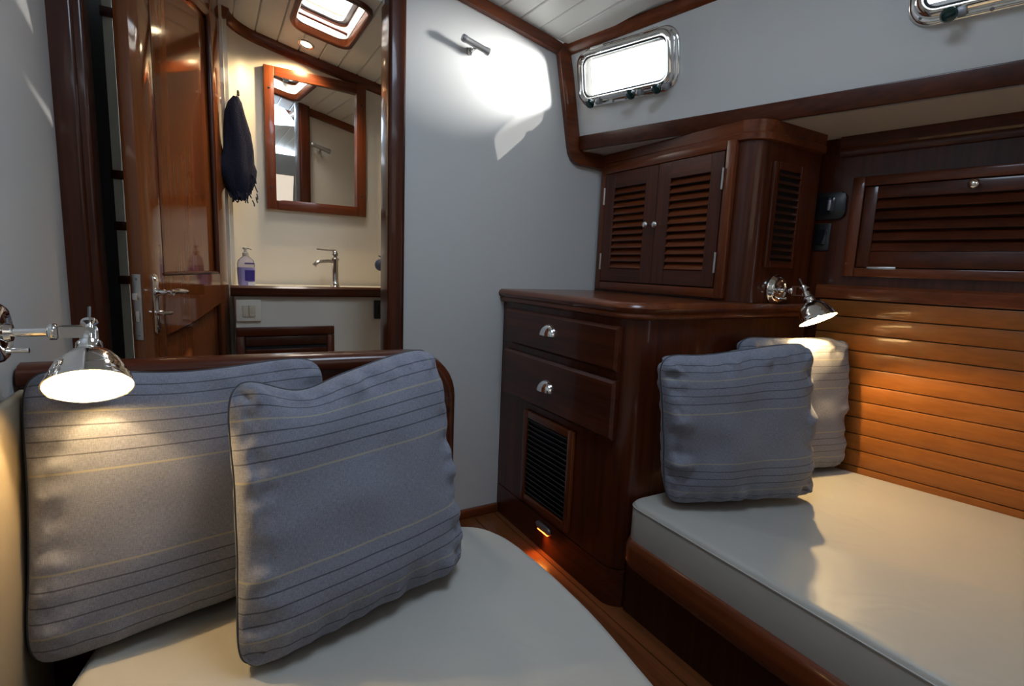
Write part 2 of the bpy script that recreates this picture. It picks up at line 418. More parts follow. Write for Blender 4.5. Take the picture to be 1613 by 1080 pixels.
# cabin side (tilted panel) with two portlight openings
def ypz(y, z):   # a point of the cabin side plane in (u, v)
    return (y * CK, (z - .48) / cv.z)
PU = [(1.318, 1.624, .700), (.330, .700, .735)]     # y0, y1, centre z of the clear openings
bm = nb()
def cs_quad(u0, u1, v0, v1):
    box(bm, -.02, 0, u0, u1, v0, v1, T=CT)
OPEN = []
SL = -.055
for (y0, y1, zcen) in PU: OPEN.append((y0 * CK + .012, y1 * CK - .012, (zcen - .48) / cv.z))
us = [-1.3]
hh = .062
for (u0, u1, vc) in sorted(OPEN): 
    cs_quad(us[-1], u0, 0, .50); cs_quad(u0, u1, 0, vc - hh); cs_quad(u0, u1, vc + hh, .50); us.append(u1)
cs_quad(us[-1], 1.72 * CK, 0, .50)
struct('wall_right_upper', bm, 'white_panel', 'tilted white cabin side panel holding the portlights')
# underside of the side deck, from the cabin side to the hull
bm = nb()
prism(bm, [(1.262, BY), (1.262 + .31 * 3.0, BY - 3.0), (2.4, BY - 3.0), (2.0, BY)], .463, .483, 'xyz')
struct('ceiling.001', bm, 'underdeck', 'cream underside of the side deck over the right berth')
# hull side above the backrest, dark mahogany ply
bm = nb(); box(bm, -.03, 0, -1.3, 1.75, FZ, .48, T=HT)
struct('wall_right', bm, 'mahogany_z', 'mahogany hull lining behind the right berth')

# trims of the cabin side: bulkhead trim along the camber and down the corner, ceiling corner trim, sheer trim
bm = nb()
def band(pts, w0, w1, y0, y1):
    """band below/inside a polyline in x z"""
    prism(bm, pts, y0, y1, 'xzy', bev=.004)
top = [(x / 100, zc(x / 100, BY - .01)) for x in range(56, 118, 8)] + [(1.172, zc(1.172, BY - .01))]
lo = [(x_ - .006, z - .036) for x_, z in top]; lo[-1] = (1.140, zc(1.14, BY) - .036)
band(top + lo[::-1], 0, 0, BY - .024, BY - .001)
band([(1.138, .795), (1.16, .832), (1.182, .828), (1.262, .52), (1.30, .462), (1.44, .462), (1.44, .405), (1.255, .412), (1.228, .425), (1.212, .45), (1.206, .475)], 0, 0, BY - .026, BY - .001)
struct('trim_3', bm, 'trim_x', 'mahogany corner trim following the edge of the white bulkhead')
bm = nb()
for (y0, y1) in ((-1.2, BY - .02),):
    n = 12; rows = []
    for i in range(n + 1):
        y = y0 + (y1 - y0) * i / n
        xe = 1.18 - .31 * (y - BY) + .002; ze = zc(xe, y)
        row = [(xe - .022, y, ze + .010), (xe - .021, y, ze - .008), (xe - .014, y, ze - .022), (xe - .004, y, ze - .028), (xe + .012, y, ze - .026), (xe + .012, y, ze + .01)]
        rows.append([bm.verts.new(p) for p in row])
    for P, Q in zip(rows, rows[1:]):
        for i in range(6): bm.faces.new((P[i], P[(i + 1) % 6], Q[(i + 1) % 6], Q[i]))
    bm.faces.new(rows[0]); bm.faces.new(rows[-1])
struct('trim_4', bm, 'trim_y', 'mahogany trim between deckhead planks and cabin side')
bm = nb(); box(bm, 0, .016, -1.2, (BY - .03) * CK, -.016, .036, T=CT, bev=.004)
struct('trim_5', bm, 'satin_y', 'wide mahogany trim board under the portlights')

# ------------------------------------------------------------------ portlights
def portlight(name, y0, y1, zcen, label, tilt=.0):
    root = thing(name, label, None, (0, 0, 0), kind='structure')
    u0, u1 = y0 * CK, y1 * CK; v = (zcen - .48) / cv.z
    T = CT
    A = 'yzx'
    vh = .099; r = .055
    def rr(e, rad): return rrect(u0 - e, u1 + e, v - vh - e, v + vh + e, max(rad, .004), 8)
    bm = nb()
    profring(bm, [(rr(0, r), .0005), (rr(0, r), .006), (rr(-.004, r - .004), .010), (rr(-.012, r - .012), .011), (rr(-.030, r - .022), .010), (rr(-.030, r - .022), .0005)], A, T)
    obj('flange', bm, 'chrome', root, smooth=50)
    bm = nb()
    profring(bm, [(rr(-.013, .044), .008), (rr(-.012, .044), .030), (rr(-.016, .040), .040), (rr(-.024, .034), .043), (rr(-.030, .030), .038), (rr(-.034, .028), .020), (rr(-.036, .028), -.03), (rr(-.018, .044), -.03)], A, T)
    fr_ = obj('window_frame', bm, 'chrome', root, smooth=50)
    bm = nb(); ring(bm, rr(-.033, .028), rr(-.037, .026), .022, .027, A, T); obj('gasket', bm, 'rubber', fr_)
    bm = nb(); prism(bm, rr(-.034, .028), .012, .018, A, T=T); obj('pane', bm, 'glass', root, smooth=0)
    for f in (.2, .62, .86):
        uc = u1 + (u0 - u1) * f
        bm = nb()
        c = T @ V((.040, uc, v - vh + .008)); 
        tube(bm, [c, c + cn * .018], .006, 10)
        kn = obj('latch', bm, 'grey_metal', root)
        bm = nb(); lathe(bm, [(0, -.004), (.011, -.004), (.016, 0), (.017, .005), (.013, .010), (.006, .012), (0, .012)], c + cn * .018, cn - cv * .5, 16)
        obj('latch_knob', bm, 'knob_green', kn)
        bm = nb(); box(bm, .022, .046, uc - .030, uc - .012, v - vh + .002, v - vh + .020, T=T, bev=.003)
        obj('bracket', bm, 'grey_metal', kn)
    for f in (.22, .75):
        uc = u0 + (u1 - u0) * f
        bm = nb(); box(bm, .008, .030, uc - .022, uc + .022, v + vh - .016, v + vh - .004, T=T, bev=.003)
        c0 = T @ V((.030, uc - .026, v + vh - .010)); c1 = T @ V((.030, uc + .026, v + vh - .010)); tube(bm, [c0, c1], .005, 10)
        obj('hinge', bm, 'chrome', root)
    for a in (.04, .36, .5, .64, .96):
        for vv in (v - vh + .006, v + vh - .006):
            uc = u0 + .012 + (u1 - u0 - .024) * a
            vv2 = vv if .1 < a < .9 else (v - vh + .022 if vv < v else v + vh - .022)
            bm = nb(); lathe(bm, [(0, .002), (.003, .002), (.0042, .0), (.0042, -.002)], T @ V((.0115, uc, vv2)), cn, 10)
            obj('screw', bm, 'grey_metal', root)
portlight('window_1', 1.287, 1.662, .702, 'chrome framed rectangular portlight in the cabin side, nearest the bulkhead')
portlight('window_2', .310, .723, .722, 'chrome framed portlight cut by the top right corner of the picture')

# ------------------------------------------------------------------ bathroom beyond the doorway
MY = 2.40
bm = nb()
path = [(1.15, MY), (.30, MY)] + [(.19 + .12 * math.sin(math.radians(-a)) , MY - .12 + .12 * math.cos(math.radians(a))) for a in range(0, 91, 15)]
path2 = [(p[0] + (0 if i < 2 else -.03), p[1] + (.03 if i < len(path) - 1 else 0)) for i, p in enumerate(path)]
n = len(path)
for i in range(n - 1):
    for (P, Q) in (((path[i], path[i + 1]), 0),):
        a, b_ = P
        quad(bm, (a[0], a[1], FZ), (b_[0], b_[1], FZ), (b_[0], b_[1], zc(*b_) + .02), (a[0], a[1], zc(*a) + .02))
bmesh.ops.remove_doubles(bm, verts=bm.verts[:], dist=.0005)
bmesh.ops.recalc_face_normals(bm, faces=bm.faces[:])
if bm.faces[0].normal.y > 0: bmesh.ops.reverse_faces(bm, faces=bm.faces[:])
bmesh.ops.solidify(bm, geom=bm.faces[:], thickness=.02)
if min(v_.co.y for v_ in bm.verts if v_.co.x > .5) < MY - .01: bmesh.ops.translate(bm, verts=bm.verts[:], vec=(0, .02, 0))
struct('wall_bathroom', bm, 'head_panel', 'cream bathroom wall carrying the framed mirror')
bm = nb(); box(bm, 1.12, 1.15, BY + .03, MY, FZ, .95); struct('wall_bathroom.001', bm, 'head_panel', 'cream side wall of the bathroom')
bm = nb(); box(bm, -.06, .085, 2.30, 2.315, FZ, .99); struct('wall_bathroom.002', bm, 'head_panel', 'cream return of the bathroom wall behind the door hinge')
bm = nb(); box(bm, -.66, -.30, BY + .05, BY + .07, FZ, 1.05); struct('wall_passage.002', bm, 'dark_void', 'near-black wall piece added behind the left jamb to keep daylight out')  # added to block daylight leaking in beside the jamb
# passage behind the left jamb, its shade painted in as near-black walls
bm = nb(); box(bm, -.62, .05, 2.50, 2.53, FZ, 1.05); struct('wall_passage', bm, 'dark_void', 'end of the passage behind the open door, its shade painted in near-black')
bm = nb(); box(bm, -.65, -.62, BY + .02, 2.53, FZ, 1.05); struct('wall_passage.001', bm, 'dark_void', 'side of the passage behind the left jamb, its shade painted in near-black')
# trim along the bathroom ceiling following the wall
bm = nb(); rows = []
for i, p in enumerate([(1.1, MY), (.9, MY), (.7, MY), (.5, MY), (.4, MY), (.3, MY)] + path[2:]):
    inn = V((0, -1, 0)) if i < 6 else (V((.19, MY - .12, 0)) - V((p[0], p[1], 0))).normalized() if i < len(path) + 3 else V((1, 0, 0))
    z = zc(*p); P0 = V((p[0], p[1], z))
    rows.append([bm.verts.new(P0 + inn * a + V((0, 0, dz))) for a, dz in ((0, .012), (.020, .010), (.024, -.004), (.018, -.026), (.010, -.036), (0, -.038))])
for P, Q in zip(rows, rows[1:]):
    for i in range(6): bm.faces.new((P[i], P[(i + 1) % 6], Q[(i + 1) % 6], Q[i]))
bm.faces.new(rows[0]); bm.faces.new(rows[-1])
struct('trim_6', bm, 'trim_x', 'curved mahogany trim between the bathroom wall and its white planked deckhead')
# trim on the bathroom face of the bulkhead (seen in the mirror)
bm = nb(); tp = [(x_ / 100, zc(x_ / 100, BY + .04)) for x_ in range(56, 112, 8)]
prism(bm, tp + [(a, c - .036) for a, c in tp[::-1]], BY + .031, BY + .05, 'xzy')
struct('trim_7', bm, 'trim_x', 'mahogany trim on the bathroom side of the bulkhead')

# bathroom hatch
hx0, hx1, hy0, hy1 = H2
root = thing('window_3', 'bathroom deck hatch with rounded mahogany liner', None, (0, 0, 0), kind='structure')
zb = zc((hx0 + hx1) / 2, (hy0 + hy1) / 2)
bm = nb()
def hr(e, r): return rrect(hx0 - e, hx1 + e, hy0 - e, hy1 + e, r, 6)
def hskew(bm):
    for v_ in bm.verts: v_.co.z += zc(v_.co.x, v_.co.y) - zb
profring(bm, [(hr(-.002, .04), zb + .10), (hr(-.002, .04), zb - .008), (hr(.003, .044), zb - .014), (hr(.012, .05), zb - .014), (hr(.016, .055), zb - .006), (hr(.016, .055), zb + .02), (hr(.006, .05), zb + .10)], 'xyz')
hskew(bm); obj('window_frame', bm, 'trim_x', root, smooth=50)
bm = nb(); profring(bm, [(hr(-.004, .04), zb + .055), (hr(-.004, .04), zb + .014), (hr(.0, .04), zb + .014), (hr(.0, .04), zb + .055)], 'xyz'); hskew(bm)
obj('white_liner', bm, 'ceiling_white', root)
bm = nb(); profring(bm, [(hr(-.003, .04), zb + .068), (hr(-.018, .03), zb + .068), (hr(-.018, .03), zb + .085), (hr(-.003, .04), zb + .085)], 'xyz'); hskew(bm)
obj('hatch_rim', bm, 'grey_metal', root)
bm = nb(); prism(bm, hr(-.016, .03), zb + .076, zb + .082, 'xyz'); hskew(bm); obj('pane', bm, 'glass', root)
for cx_ in (hx0 + .05, hx1 - .05):
    bm = nb(); box(bm, cx_ - .012, cx_ + .012, hy0 + .01, hy0 + .045, zb + .045, zb + .066, bev=.004); obj('hatch_dog', bm, 'black', root)
bm = nb(); tube(bm, [(hx0 + .004, hy1 - .035, zb + .028), (hx1 - .004, hy1 - .035, zb + .028)], .005, 8); hskew(bm); obj('crossbar', bm, 'mahogany_x', root)
# cabin hatch liner (out of frame)
root = thing('window_4', 'deck hatch in the cabin deckhead over the left berth', None, (0, 0, 0), kind='structure')
bm = nb(); hx0, hx1, hy0, hy1 = H1; zb = zc((hx0 + hx1) / 2, (hy0 + hy1) / 2)
profring(bm, [(hr(-.002, .04), zb + .10), (hr(-.002, .04), zb - .012), (hr(.02, .05), zb - .012), (hr(.02, .05), zb + .03)], 'xyz', closed=False)
obj('window_frame', bm, 'trim_x', root)

# bathroom downlight
dl = thing('ceiling_light', 'small round recessed downlight glowing warm in the bathroom deckhead', 'light', (.357, 2.28, zc(.357, 2.28)))
nrm = V((.22, .145, 1)).normalized() * -1
p0 = V((.357, 2.28, zc(.357, 2.28))) + nrm * .001
bm = nb(); lathe(bm, [(.020, -.004), (.020, .002), (.023, .006), (.028, .006), (.031, .002), (.031, -.002)], p0, nrm, 28, close=False); obj('bezel', bm, 'chrome', dl, smooth=60)
bm = nb(); lathe(bm, [(0, .002), (.012, .0025), (.020, .001)], p0, nrm, 24); obj('lens', bm, 'downlight', dl)
lamp('downlight_beam', 'SPOT', tuple(p0 + nrm * .02), 13.0, (1.0, .72, .38), target=tuple(p0 + nrm + V((.0, .35, 0))), spot_size=math.radians(130), spot_blend=.6, shadow_soft_size=.015)

# framed mirror
mr = thing('wall_mirror', 'rectangular mirror in an orange-brown mahogany frame on the bathroom wall', 'mirror', (.41, MY, .2))
mx0, mx1, mz0, mz1 = .211, .613, .204, .760
fwid = .040
def frame_bar(p, name='frame_bar', mat='trim_z', d0=MY - .026, d1=MY - .001):
    bm = nb(); prism(bm, p, d0, d1, 'xzy', bev=.003); return obj(name, bm, mat, mr)
f = fwid
frame_bar([(mx0, mz0), (mx0 + f, mz0 + 0), (mx0 + f, mz1), (mx0, mz1)])
frame_bar([(mx1 - f, mz0), (mx1, mz0), (mx1, mz1), (mx1 - f, mz1)])
frame_bar([(mx0 + f, mz0), (mx1 - f, mz0), (mx1 - f, mz0 + f), (mx0 + f, mz0 + f)], mat='trim_x')
frame_bar([(mx0 + f, mz1 - f), (mx1 - f, mz1 - f), (mx1 - f, mz1), (mx0 + f, mz1)], mat='trim_x')
T = Matrix.Translation(((mx0 + mx1) / 2, MY - .0145, 0)) @ Matrix.Rotation(math.radians(3.6), 4, 'Z')
bm = nb(); box(bm, -(mx1 - mx0) / 2 + f - .004, (mx1 - mx0) / 2 - f + .004, -.002, .002, mz0 + f - .004, mz1 - f + .004, T=T); obj('mirror_glass', bm, 'mirror', mr)
for px_ in (mx0 + .018, mx1 - .018):
    for pz in (mz1 - .085, mz0 + .085):
        bm = nb(); lathe(bm, [(0, .003), (.003, .003), (.0045, 0), (.0045, -.002)], (px_, MY - .026, pz), (0, -1, 0), 10); obj('screw', bm, 'black', mr)

# vanity: counter, front panel, fittings
CY = 2.10
va = thing('vanity_unit', 'cream fronted bathroom vanity with mahogany-edged counter under the mirror', 'vanity', (.5, 2.2, FZ))
bx('body', 'head_panel', va, .075, 1.11, CY + .02, MY - .022, FZ, -.137)
bx('counter', 'head_panel', va, .075, 1.11, CY + .02, MY - .022, -.136, -.104)
bm = nb(); prism(bm, [(CY - .006, -.137), (CY - .012, -.13), (CY - .013, -.106), (CY - .006, -.0985), (CY + .03, -.0985), (CY + .03, -.1365)], .06, 1.11, 'yzx', bev=0)
obj('counter_edge', bm, 'mahogany_x', va)
# locker frame with slats below
fr0 = bx('frame_bar', 'mahogany_x', va, .073, .418, CY + .004, CY + .021, -.285, -.252, bev=.003)
for a, c in ((.073, .10), (.391, .418)): bx('frame_bar', 'mahogany_z', va, a, c, CY + .004, CY + .021, -.80, -.2855, bev=.003)
bx('locker_back', 'dark_void', va, .10, .391, CY + .012, CY + .0205, -.80, -.285)
bx('locker_door', 'dark_wood', va, .103, .388, CY + .006, CY + .018, -.322, -.288, bev=.002)
for k in range(14):
    z = -.335 - k * .032
    bx('slat', 'mahogany_x', va, .103, .388, CY + .004, CY + .016, z - .02, z, bev=.002)
sw = thing('light_switch', 'white double rocker switch plate on the cream vanity front', 'switch', (.12, CY, -.2))
bm = nb(); prism(bm, rrect(.076, .158, -.229, -.150, .004, 3), CY + .006, CY + .0195, 'xzy', bev=.002); obj('plate', bm, 'white_plastic', sw)
for a, c in ((.096, .116), (.117, .138)): bx('rocker', 'rocker', sw, a, c, CY + .001, CY + .008, -.212, -.170, bev=.0015)
ol = thing('power_outlet', 'black power outlet on the cream vanity front beside the doorway jamb', 'outlet', (.6, CY, -.18))
bm = nb(); prism(bm, rrect(.578, .650, -.226, -.150, .004, 3), CY + .006, CY + .0195, 'xzy', bev=.002); obj('plate', bm, 'black', ol)
bm = nb(); prism(bm, rrect(.594, .634, -.208, -.168, .003, 3), CY + .002, CY + .007, 'xzy', bev=.001); obj('socket', bm, 'black_gloss', ol)

# faucet
CZ = -.104
fa = thing('faucet', 'chrome single lever faucet standing on the bathroom counter', 'faucet', (.442, 2.2, CZ))
fx, fy = .442, 2.20
bm = nb(); lathe(bm, [(.021, 0), (.021, .004), (.016, .008), (.0135, .03), (.0135, .105), (.017, .112), (.016, .118), (0, .118)], (fx, fy, CZ), (0, 0, 1), 20); obj('body', bm, 'chrome', fa, smooth=50)
bm = nb(); d = V((-.98, -.2, 0)).normalized(); b0 = V((fx, fy, CZ + .10))
tube(bm, [b0, b0 + d * .03 + V((0, 0, .004)), b0 + d * .065, b0 + d * .078 + V((0, 0, -.006)), b0 + d * .086 + V((0, 0, -.016))], [.010, .009, .008, .009, .011], 12); obj('spout', bm, 'chrome', fa, smooth=60)
bm = nb(); lathe(bm, [(.012, .116), (.008, .122), (.013, .130), (.011, .142), (.006, .148), (0, .150)], (fx, fy, CZ), (0, 0, 1), 18)
q = V((fx, fy, CZ + .148)); tube(bm, [q, q + d * .03, q + d * .075 + V((0, 0, .002))], [.005, .0035, .004], 8); obj('lever', bm, 'chrome', fa, smooth=60)
# soap bottle
sb = thing('soap_bottle', 'clear pump bottle of lilac hand soap standing on the bathroom counter', 'bottle', (.115, 2.2, CZ))
sx, sy = .117, 2.19
def ell(bm, prof, ax, ay, o, seg=24):
    R = [[bm.verts.new((o[0] + r * ax * math.cos(2 * math.pi * i / seg), o[1] + r * ay * math.sin(2 * math.pi * i / seg), o[2] + h)) for i in range(seg)] for r, h in prof]
    for P, Q in zip(R, R[1:]):
        for i in range(seg): bm.faces.new((P[i], P[(i + 1) % seg], Q[(i + 1) % seg], Q[i]))
    bm.faces.new(R[0]); bm.faces.new(R[-1])
bm = nb(); ell(bm, [(.84, 0), (.92, .006), (.96, .03), (1.0, .055), (.98, .07)], .0305, .018, (sx, sy, CZ)); obj('soap', bm, 'lilac', sb, smooth=60)
bm = nb(); ell(bm, [(.98, .0705), (.96, .085), (.86, .096), (.55, .106), (.36, .110), (.36, .116)], .0305, .018, (sx, sy, CZ)); obj('shoulder', bm, 'clear_plastic', sb, smooth=60)
bm = nb(); lathe(bm, [(.010, .112), (.011, .116), (.011, .124), (.006, .126), (.0045, .135), (.009, .138), (.009, .143), (0, .144)], (sx, sy, CZ), (0, 0, 1), 16)
tube(bm, [(sx, sy, CZ + .141), (sx + .012, sy - .01, CZ + .141), (sx + .020, sy - .016, CZ + .136)], .0035, 8); obj('pump', bm, 'white_plastic', sb, smooth=50)
bm = nb(); lathe(bm, [(.0225, .146), (.0225, .150), (.018, .153), (0, .153)], (sx, sy, CZ), (0, 0, 1), 20); 
bm.free()
bm = nb()
def bottle_label(bm, z0, z1, a0, a1, k):
    n = 8
    for i in range(n):
        A, B = (math.radians(a0 + (a1 - a0) * j / n) for j in (i, i + 1))
        quad(bm, *[(sx + .0305 * k * math.cos(t), sy + .0185 * k * math.sin(t), CZ + z) for t, z in ((A, z0), (B, z0), (B, z1), (A, z1))])
bottle_label(bm, .020, .060, -100, -25, 1.03); obj('label_band', bm, 'violet_ink', sb)
bm = nb(); bottle_label(bm, .082, .087, -100, -25, 1.03); obj('label_band', bm, 'violet_ink', sb)
bm = nb(); bottle_label(bm, .003, .016, -82, -30, 1.05); obj('label_band', bm, 'label_white', sb)
# towel hanging beyond the door edge
tw = nb(); seg = 26; rows = []
prof = [(.195 * 0 + .420, .012), (.40, .03), (.36, .045), (.30, .055), (.24, .064), (.19, .070), (.165, .078), (.13, .072), (.10, .060), (.08, .045), (.055, .02)]
for zz, rad in prof:
    row = []
    for i in range(seg):
        a = 2 * math.pi * i / seg
        rr_ = rad * (1 + .10 * math.sin(5 * a + zz * 12) + .06 * math.sin(9 * a - zz * 31))
        row.append(tw.verts.new((.105 + rr_ * math.cos(a) * .95 + .004 * math.sin(zz * 30), 2.14 + rr_ * .55 * math.sin(a), zz + .004 * math.sin(4 * a))))
    rows.append(row)
for P, Q in zip(rows, rows[1:]):
    for i in range(seg): tw.faces.new((P[i], P[(i + 1) % seg], Q[(i + 1) % seg], Q[i]))
tw.faces.new(rows[0]); tw.faces.new(rows[-1])
for v_ in tw.verts: v_.co = V((.104 + (v_.co.x - .105) * .78, 2.235 + (v_.co.y - 2.14) * .8, v_.co.z + .16))
to = thing('towel', 'navy blue towel hanging beside the open door', 'towel', (.07, 2.18, .2))
obj('towel_cloth', tw, 'towel', to, smooth=60)
bm = nb()
for i in range(34):
    a = random.uniform(-2.6, .6); r_ = .05 + random.uniform(-.01, .03); c = V((.112 + .78 * r_ * math.cos(a), 2.235 + .4 * r_ * math.sin(a), .225 + random.uniform(-.01, .10) * (1 if math.cos(a) > .5 else .2)))
    tube(bm, [c, c + V((.006 * random.random(), -.003, -.012)), c + V((random.uniform(.0, .012), -.004, -.022))], .0022, 5)
obj('fringe', bm, 'towel', to, kind='stuff')
bm = nb(); tube(bm, [(.112, 2.36, .60), (.112, 2.235, .60), (.112, 2.225, .585)], .005, 8); lathe(bm, [(.014, 0), (.014, .004), (.006, .006), (0, .006)], (.112, 2.362, .60), (0, -1, 0), 14)
tag(obj('robe_hook', bm, 'chrome', None), 'small chrome hook holding the navy towel', 'hook')
# dark blue round item
bm = nb(); lathe(bm, [(0, .0), (.018, .002), (.026, .010), (.027, .020), (.018, .034), (0, .040)], (.664, 2.30, -.006), (-.6, -1, 0), 20)
tube(bm, [(.664, 2.30, .02), (.670, 2.34, .03), (.672, 2.379, .035)], .003, 8)
tag(obj('bath_scrubber', bm, 'blue_item', None, smooth=60), 'small dark blue round item half hidden by the doorway jamb', 'bath item')

# narrow pale strip behind the gap of the door
ps = thing('locker_panel', 'narrow pale panel crossed by brown battens, seen in the gap left of the open door', 'panel', (-.3, 2.45, FZ))
bx('panel_sheet', 'head_panel', ps, -.296, -.268, 2.44, 2.452, -.6, 1.0)
for z in (.925, .84, .285, .10, -.10): bx('batten', 'mahogany_x', ps, -.302, -.262, 2.428, 2.4395, z - .016, z + .016, bev=.002)

# ------------------------------------------------------------------ the open door
dd = V((.385, .923, 0)).normalized(); dn = V((dd.y, -dd.x, 0))      # along the leaf, and out of its visible face
DT = basis((-.158, 1.722, 0), dn, dd, (0, 0, 1))
LW = .565; TH = .034
door = thing('door_1', 'glossy mahogany bathroom door standing open with chrome lever handle', None, (0, 0, 0), kind='structure')
S = .105
def dbox(name, mat, a, c, u0, u1, z0, z1, bev=.002, parent=door): return bx(name, mat, parent, a, c, u0, u1, z0, z1, bev=bev, T=DT)
ZT, ZB = .90, -.93
PB = -.060                 # bottom of the upper panel
dbox('stile', 'door_wood', -TH, 0, 0, S, ZB, ZT); dbox('stile', 'door_wood', -TH, 0, LW - .075, LW, ZB, ZT)
dbox('rail', 'door_wood', -TH, 0, S, LW - .075, ZT - .1, ZT)
# middle rail with the sloped arch of the lower panel
bm = nb(); prism(bm, [(S, PB), (LW - .075, PB), (LW - .075, -.165), (LW - .16, -.185), (S + .16, -.215), (S, -.235)], -TH, 0, 'yzx', T=DT); obj('rail', bm, 'door_wood', door)
dbox('rail', 'door_wood', -TH, 0, S, LW - .075, ZB, ZB + .15)
dbox('panel', 'door_wood', -TH + .012, -.014, S - .006, LW - .07, PB - .01, ZT - .09, bev=0)
dbox('panel', 'door_wood', -TH + .012, -.012, S - .006, LW - .07, ZB + .1, -.165, bev=0)
# bead mouldings
def bead(pts, r=.007, mat='mahogany_z'):
    bm = nb(); tube(bm, [DT @ V(p) for p in pts], r, 8); obj('moulding', bm, mat, door, smooth=80)
bead([(-.004, LW - .082, PB), (-.004, LW - .082, ZT - .1)], .009); bead([(-.006, S + .005, PB), (-.006, S + .005, ZT - .1)], .006)
bead([(-.004, S, PB + .004), (-.004, LW - .078, PB + .004)], .006, 'mahogany_x')
bead([(-.006, S, -.235), (-.006, S + .16, -.215), (-.006, LW - .16, -.185), (-.006, LW - .08, -.167), (-.006, LW - .079, ZB + .15)], .006)
# lock plate on the edge, lever set on the face
lp = dbox('lock_plate', 'satin_chrome', -TH + .006, -.006, -.003, .0005, -.235, -.055, bev=.001)
dbox('latch_bolt', 'chrome', -.025, -.011, -.014, -.003, -.125, -.105, parent=lp); dbox('dead_bolt', 'chrome', -.024, -.012, -.006, -.003, -.185, -.155, parent=lp)
for z in (-.068, -.222):
    bm = nb(); lathe(bm, [(0, .002), (.003, .002), (.004, 0)], DT @ V((-.017, -.003, z)), -dd, 10); obj('screw', bm, 'grey_metal', lp)
bm = nb(); prism(bm, rrect(.038, .064, -.225, -.055, .0125, 5), 0, .005, 'yzx', T=DT, bev=.0015); esc = obj('handle_plate', bm, 'chrome', door)
def P_(a, u, z): return DT @ V((a, u, z))
bm = nb(); lathe(bm, [(.012, 0), (.012, .006), (.008, .010), (.007, .035), (.009, .040), (.009, .046), (0, .048)], P_(.004, .051, -.105), dn, 16)
tube(bm, [P_(.040, .051, -.105), P_(.044, .075, -.103), P_(.043, .11, -.104), P_(.040, .145, -.108), P_(.034, .158, -.110)], [.008, .008, .0075, .008, .006], 10); obj('lever', bm, 'chrome', esc, smooth=60)
bm = nb(); lathe(bm, [(.008, 0), (.008, .018), (0, .02)], P_(.004, .051, -.165), dn, 14)
tube(bm, [P_(.018, .051, -.165), P_(.022, .07, -.166), P_(.022, .088, -.166)], [.006, .005, .007], 10); obj('thumb_turn', bm, 'chrome', esc, smooth=60)
bm = nb(); lathe(bm, [(0, .003), (.006, .003), (.008, 0)], P_(.005, .051, -.068), dn, 14); obj('screw', bm, 'chrome', esc)
bm = nb(); lathe(bm, [(0, .002), (.0045, .002), (.006, 0)], P_(.005, .051, -.207), dn, 14); obj('keyhole', bm, 'black', esc)

# ================================================================== FURNITURE
# ---- drawer unit
dk = thing('drawer_unit', 'dark mahogany chest with two drawers and a louvred vent against the white bulkhead', 'cabinet', (1.3, 1.35, FZ))
X0, YA = .958, 1.0
UX1 = 1.74
R = .065
bm = nb(); outline = [(UX1, BY - .002), (X0, BY - .002)] + [(X0 + R - R * math.cos(math.radians(a)), YA + R - R * math.sin(math.radians(a))) for a in range(0, 91, 15)] + [(UX1, YA)]
prism(bm, outline, FZ, -.845); obj('plinth', bm, 'mahogany_y', dk)
bm = nb(); prism(bm, outline, -.841, -.122); obj('body', bm, 'mahogany_z', dk)
bm = nb()
def off(e): return [(UX1, BY - .002), (X0 - e, BY - .002)] + [(X0 + R - (R + e) * math.cos(math.radians(a)), YA + R - (R + e) * math.sin(math.radians(a))) for a in range(0, 91, 10)] + [(UX1, YA - e)]
profring(bm, [(off(-.02), -.1215), (off(.008), -.1215), (off(.016), -.117), (off(.018), -.110), (off(.014), -.104), (off(.020), -.100), (off(.026), -.090), (off(.022), -.080), (off(.012), -.075), (off(-.02), -.0745)], 'xyz', closed=False)
vs = [v_ for v_ in bm.verts if abs(v_.co.z + .0745) < 1e-5]; bmesh.ops.contextual_create(bm, geom=vs)
vs = [v_ for v_ in bm.verts if abs(v_.co.z + .1215) < 1e-5]
obj('top', bm, 'trim_y', dk, smooth=50)
def chamfer_front(bm, y0, y1, z0, z1, x, d=.018, c=.008):
    profring(bm, [([(y0, z0), (y1, z0), (y1, z1), (y0, z1)], x), ([(y0, z0), (y1, z0), (y1, z1), (y0, z1)], x - d + c), ([(y0 + c, z0 + c), (y1 - c, z0 + c), (y1 - c, z1 - c), (y0 + c, z1 - c)], x - d)], 'yzx', closed=False)
    vs = [v_ for v_ in bm.verts if abs(v_.co.x - (x - d)) < 1e-6]; bm.faces.new(sorted(vs, key=lambda v_: math.atan2(v_.co.z - (z0 + z1) / 2, v_.co.y - (y0 + y1) / 2)))
for z0, z1, hz in ((-.268, -.143, -.192), (-.462, -.293, -.376)):
    bm = nb(); chamfer_front(bm, 1.040, 1.655, z0, z1, X0 - .0005); dr = obj('drawer', bm, 'mahogany_y', dk, smooth=20)
    # cup pull: quarter-dome shell
    bm = nb(); n1, n2 = 14, 6; cy_, xf = 1.362, X0 - .0185; rows = []
    for j in range(n2 + 1):
        b_ = math.radians(90 * j / n2)
        rows.append([bm.verts.new((xf - .024 * math.sin(b_) * (math.sin(math.radians(180 * i / n1)) ** .6 if 0 < i < n1 else 0), cy_ + .037 * math.cos(math.radians(180 * i / n1)), hz - .016 + .036 * math.sin(math.radians(180 * i / n1)) * math.cos(b_) )) for i in range(n1 + 1)])
    for P, Q in zip(rows, rows[1:]):
        for i in range(n1): bm.faces.new((P[i], P[i + 1], Q[i + 1], Q[i]))
    bmesh.ops.remove_doubles(bm, verts=bm.verts[:], dist=.0002); bmesh.ops.solidify(bm, geom=bm.faces[:], thickness=.0015)
    obj('handle', bm, 'chrome', dr, smooth=70)
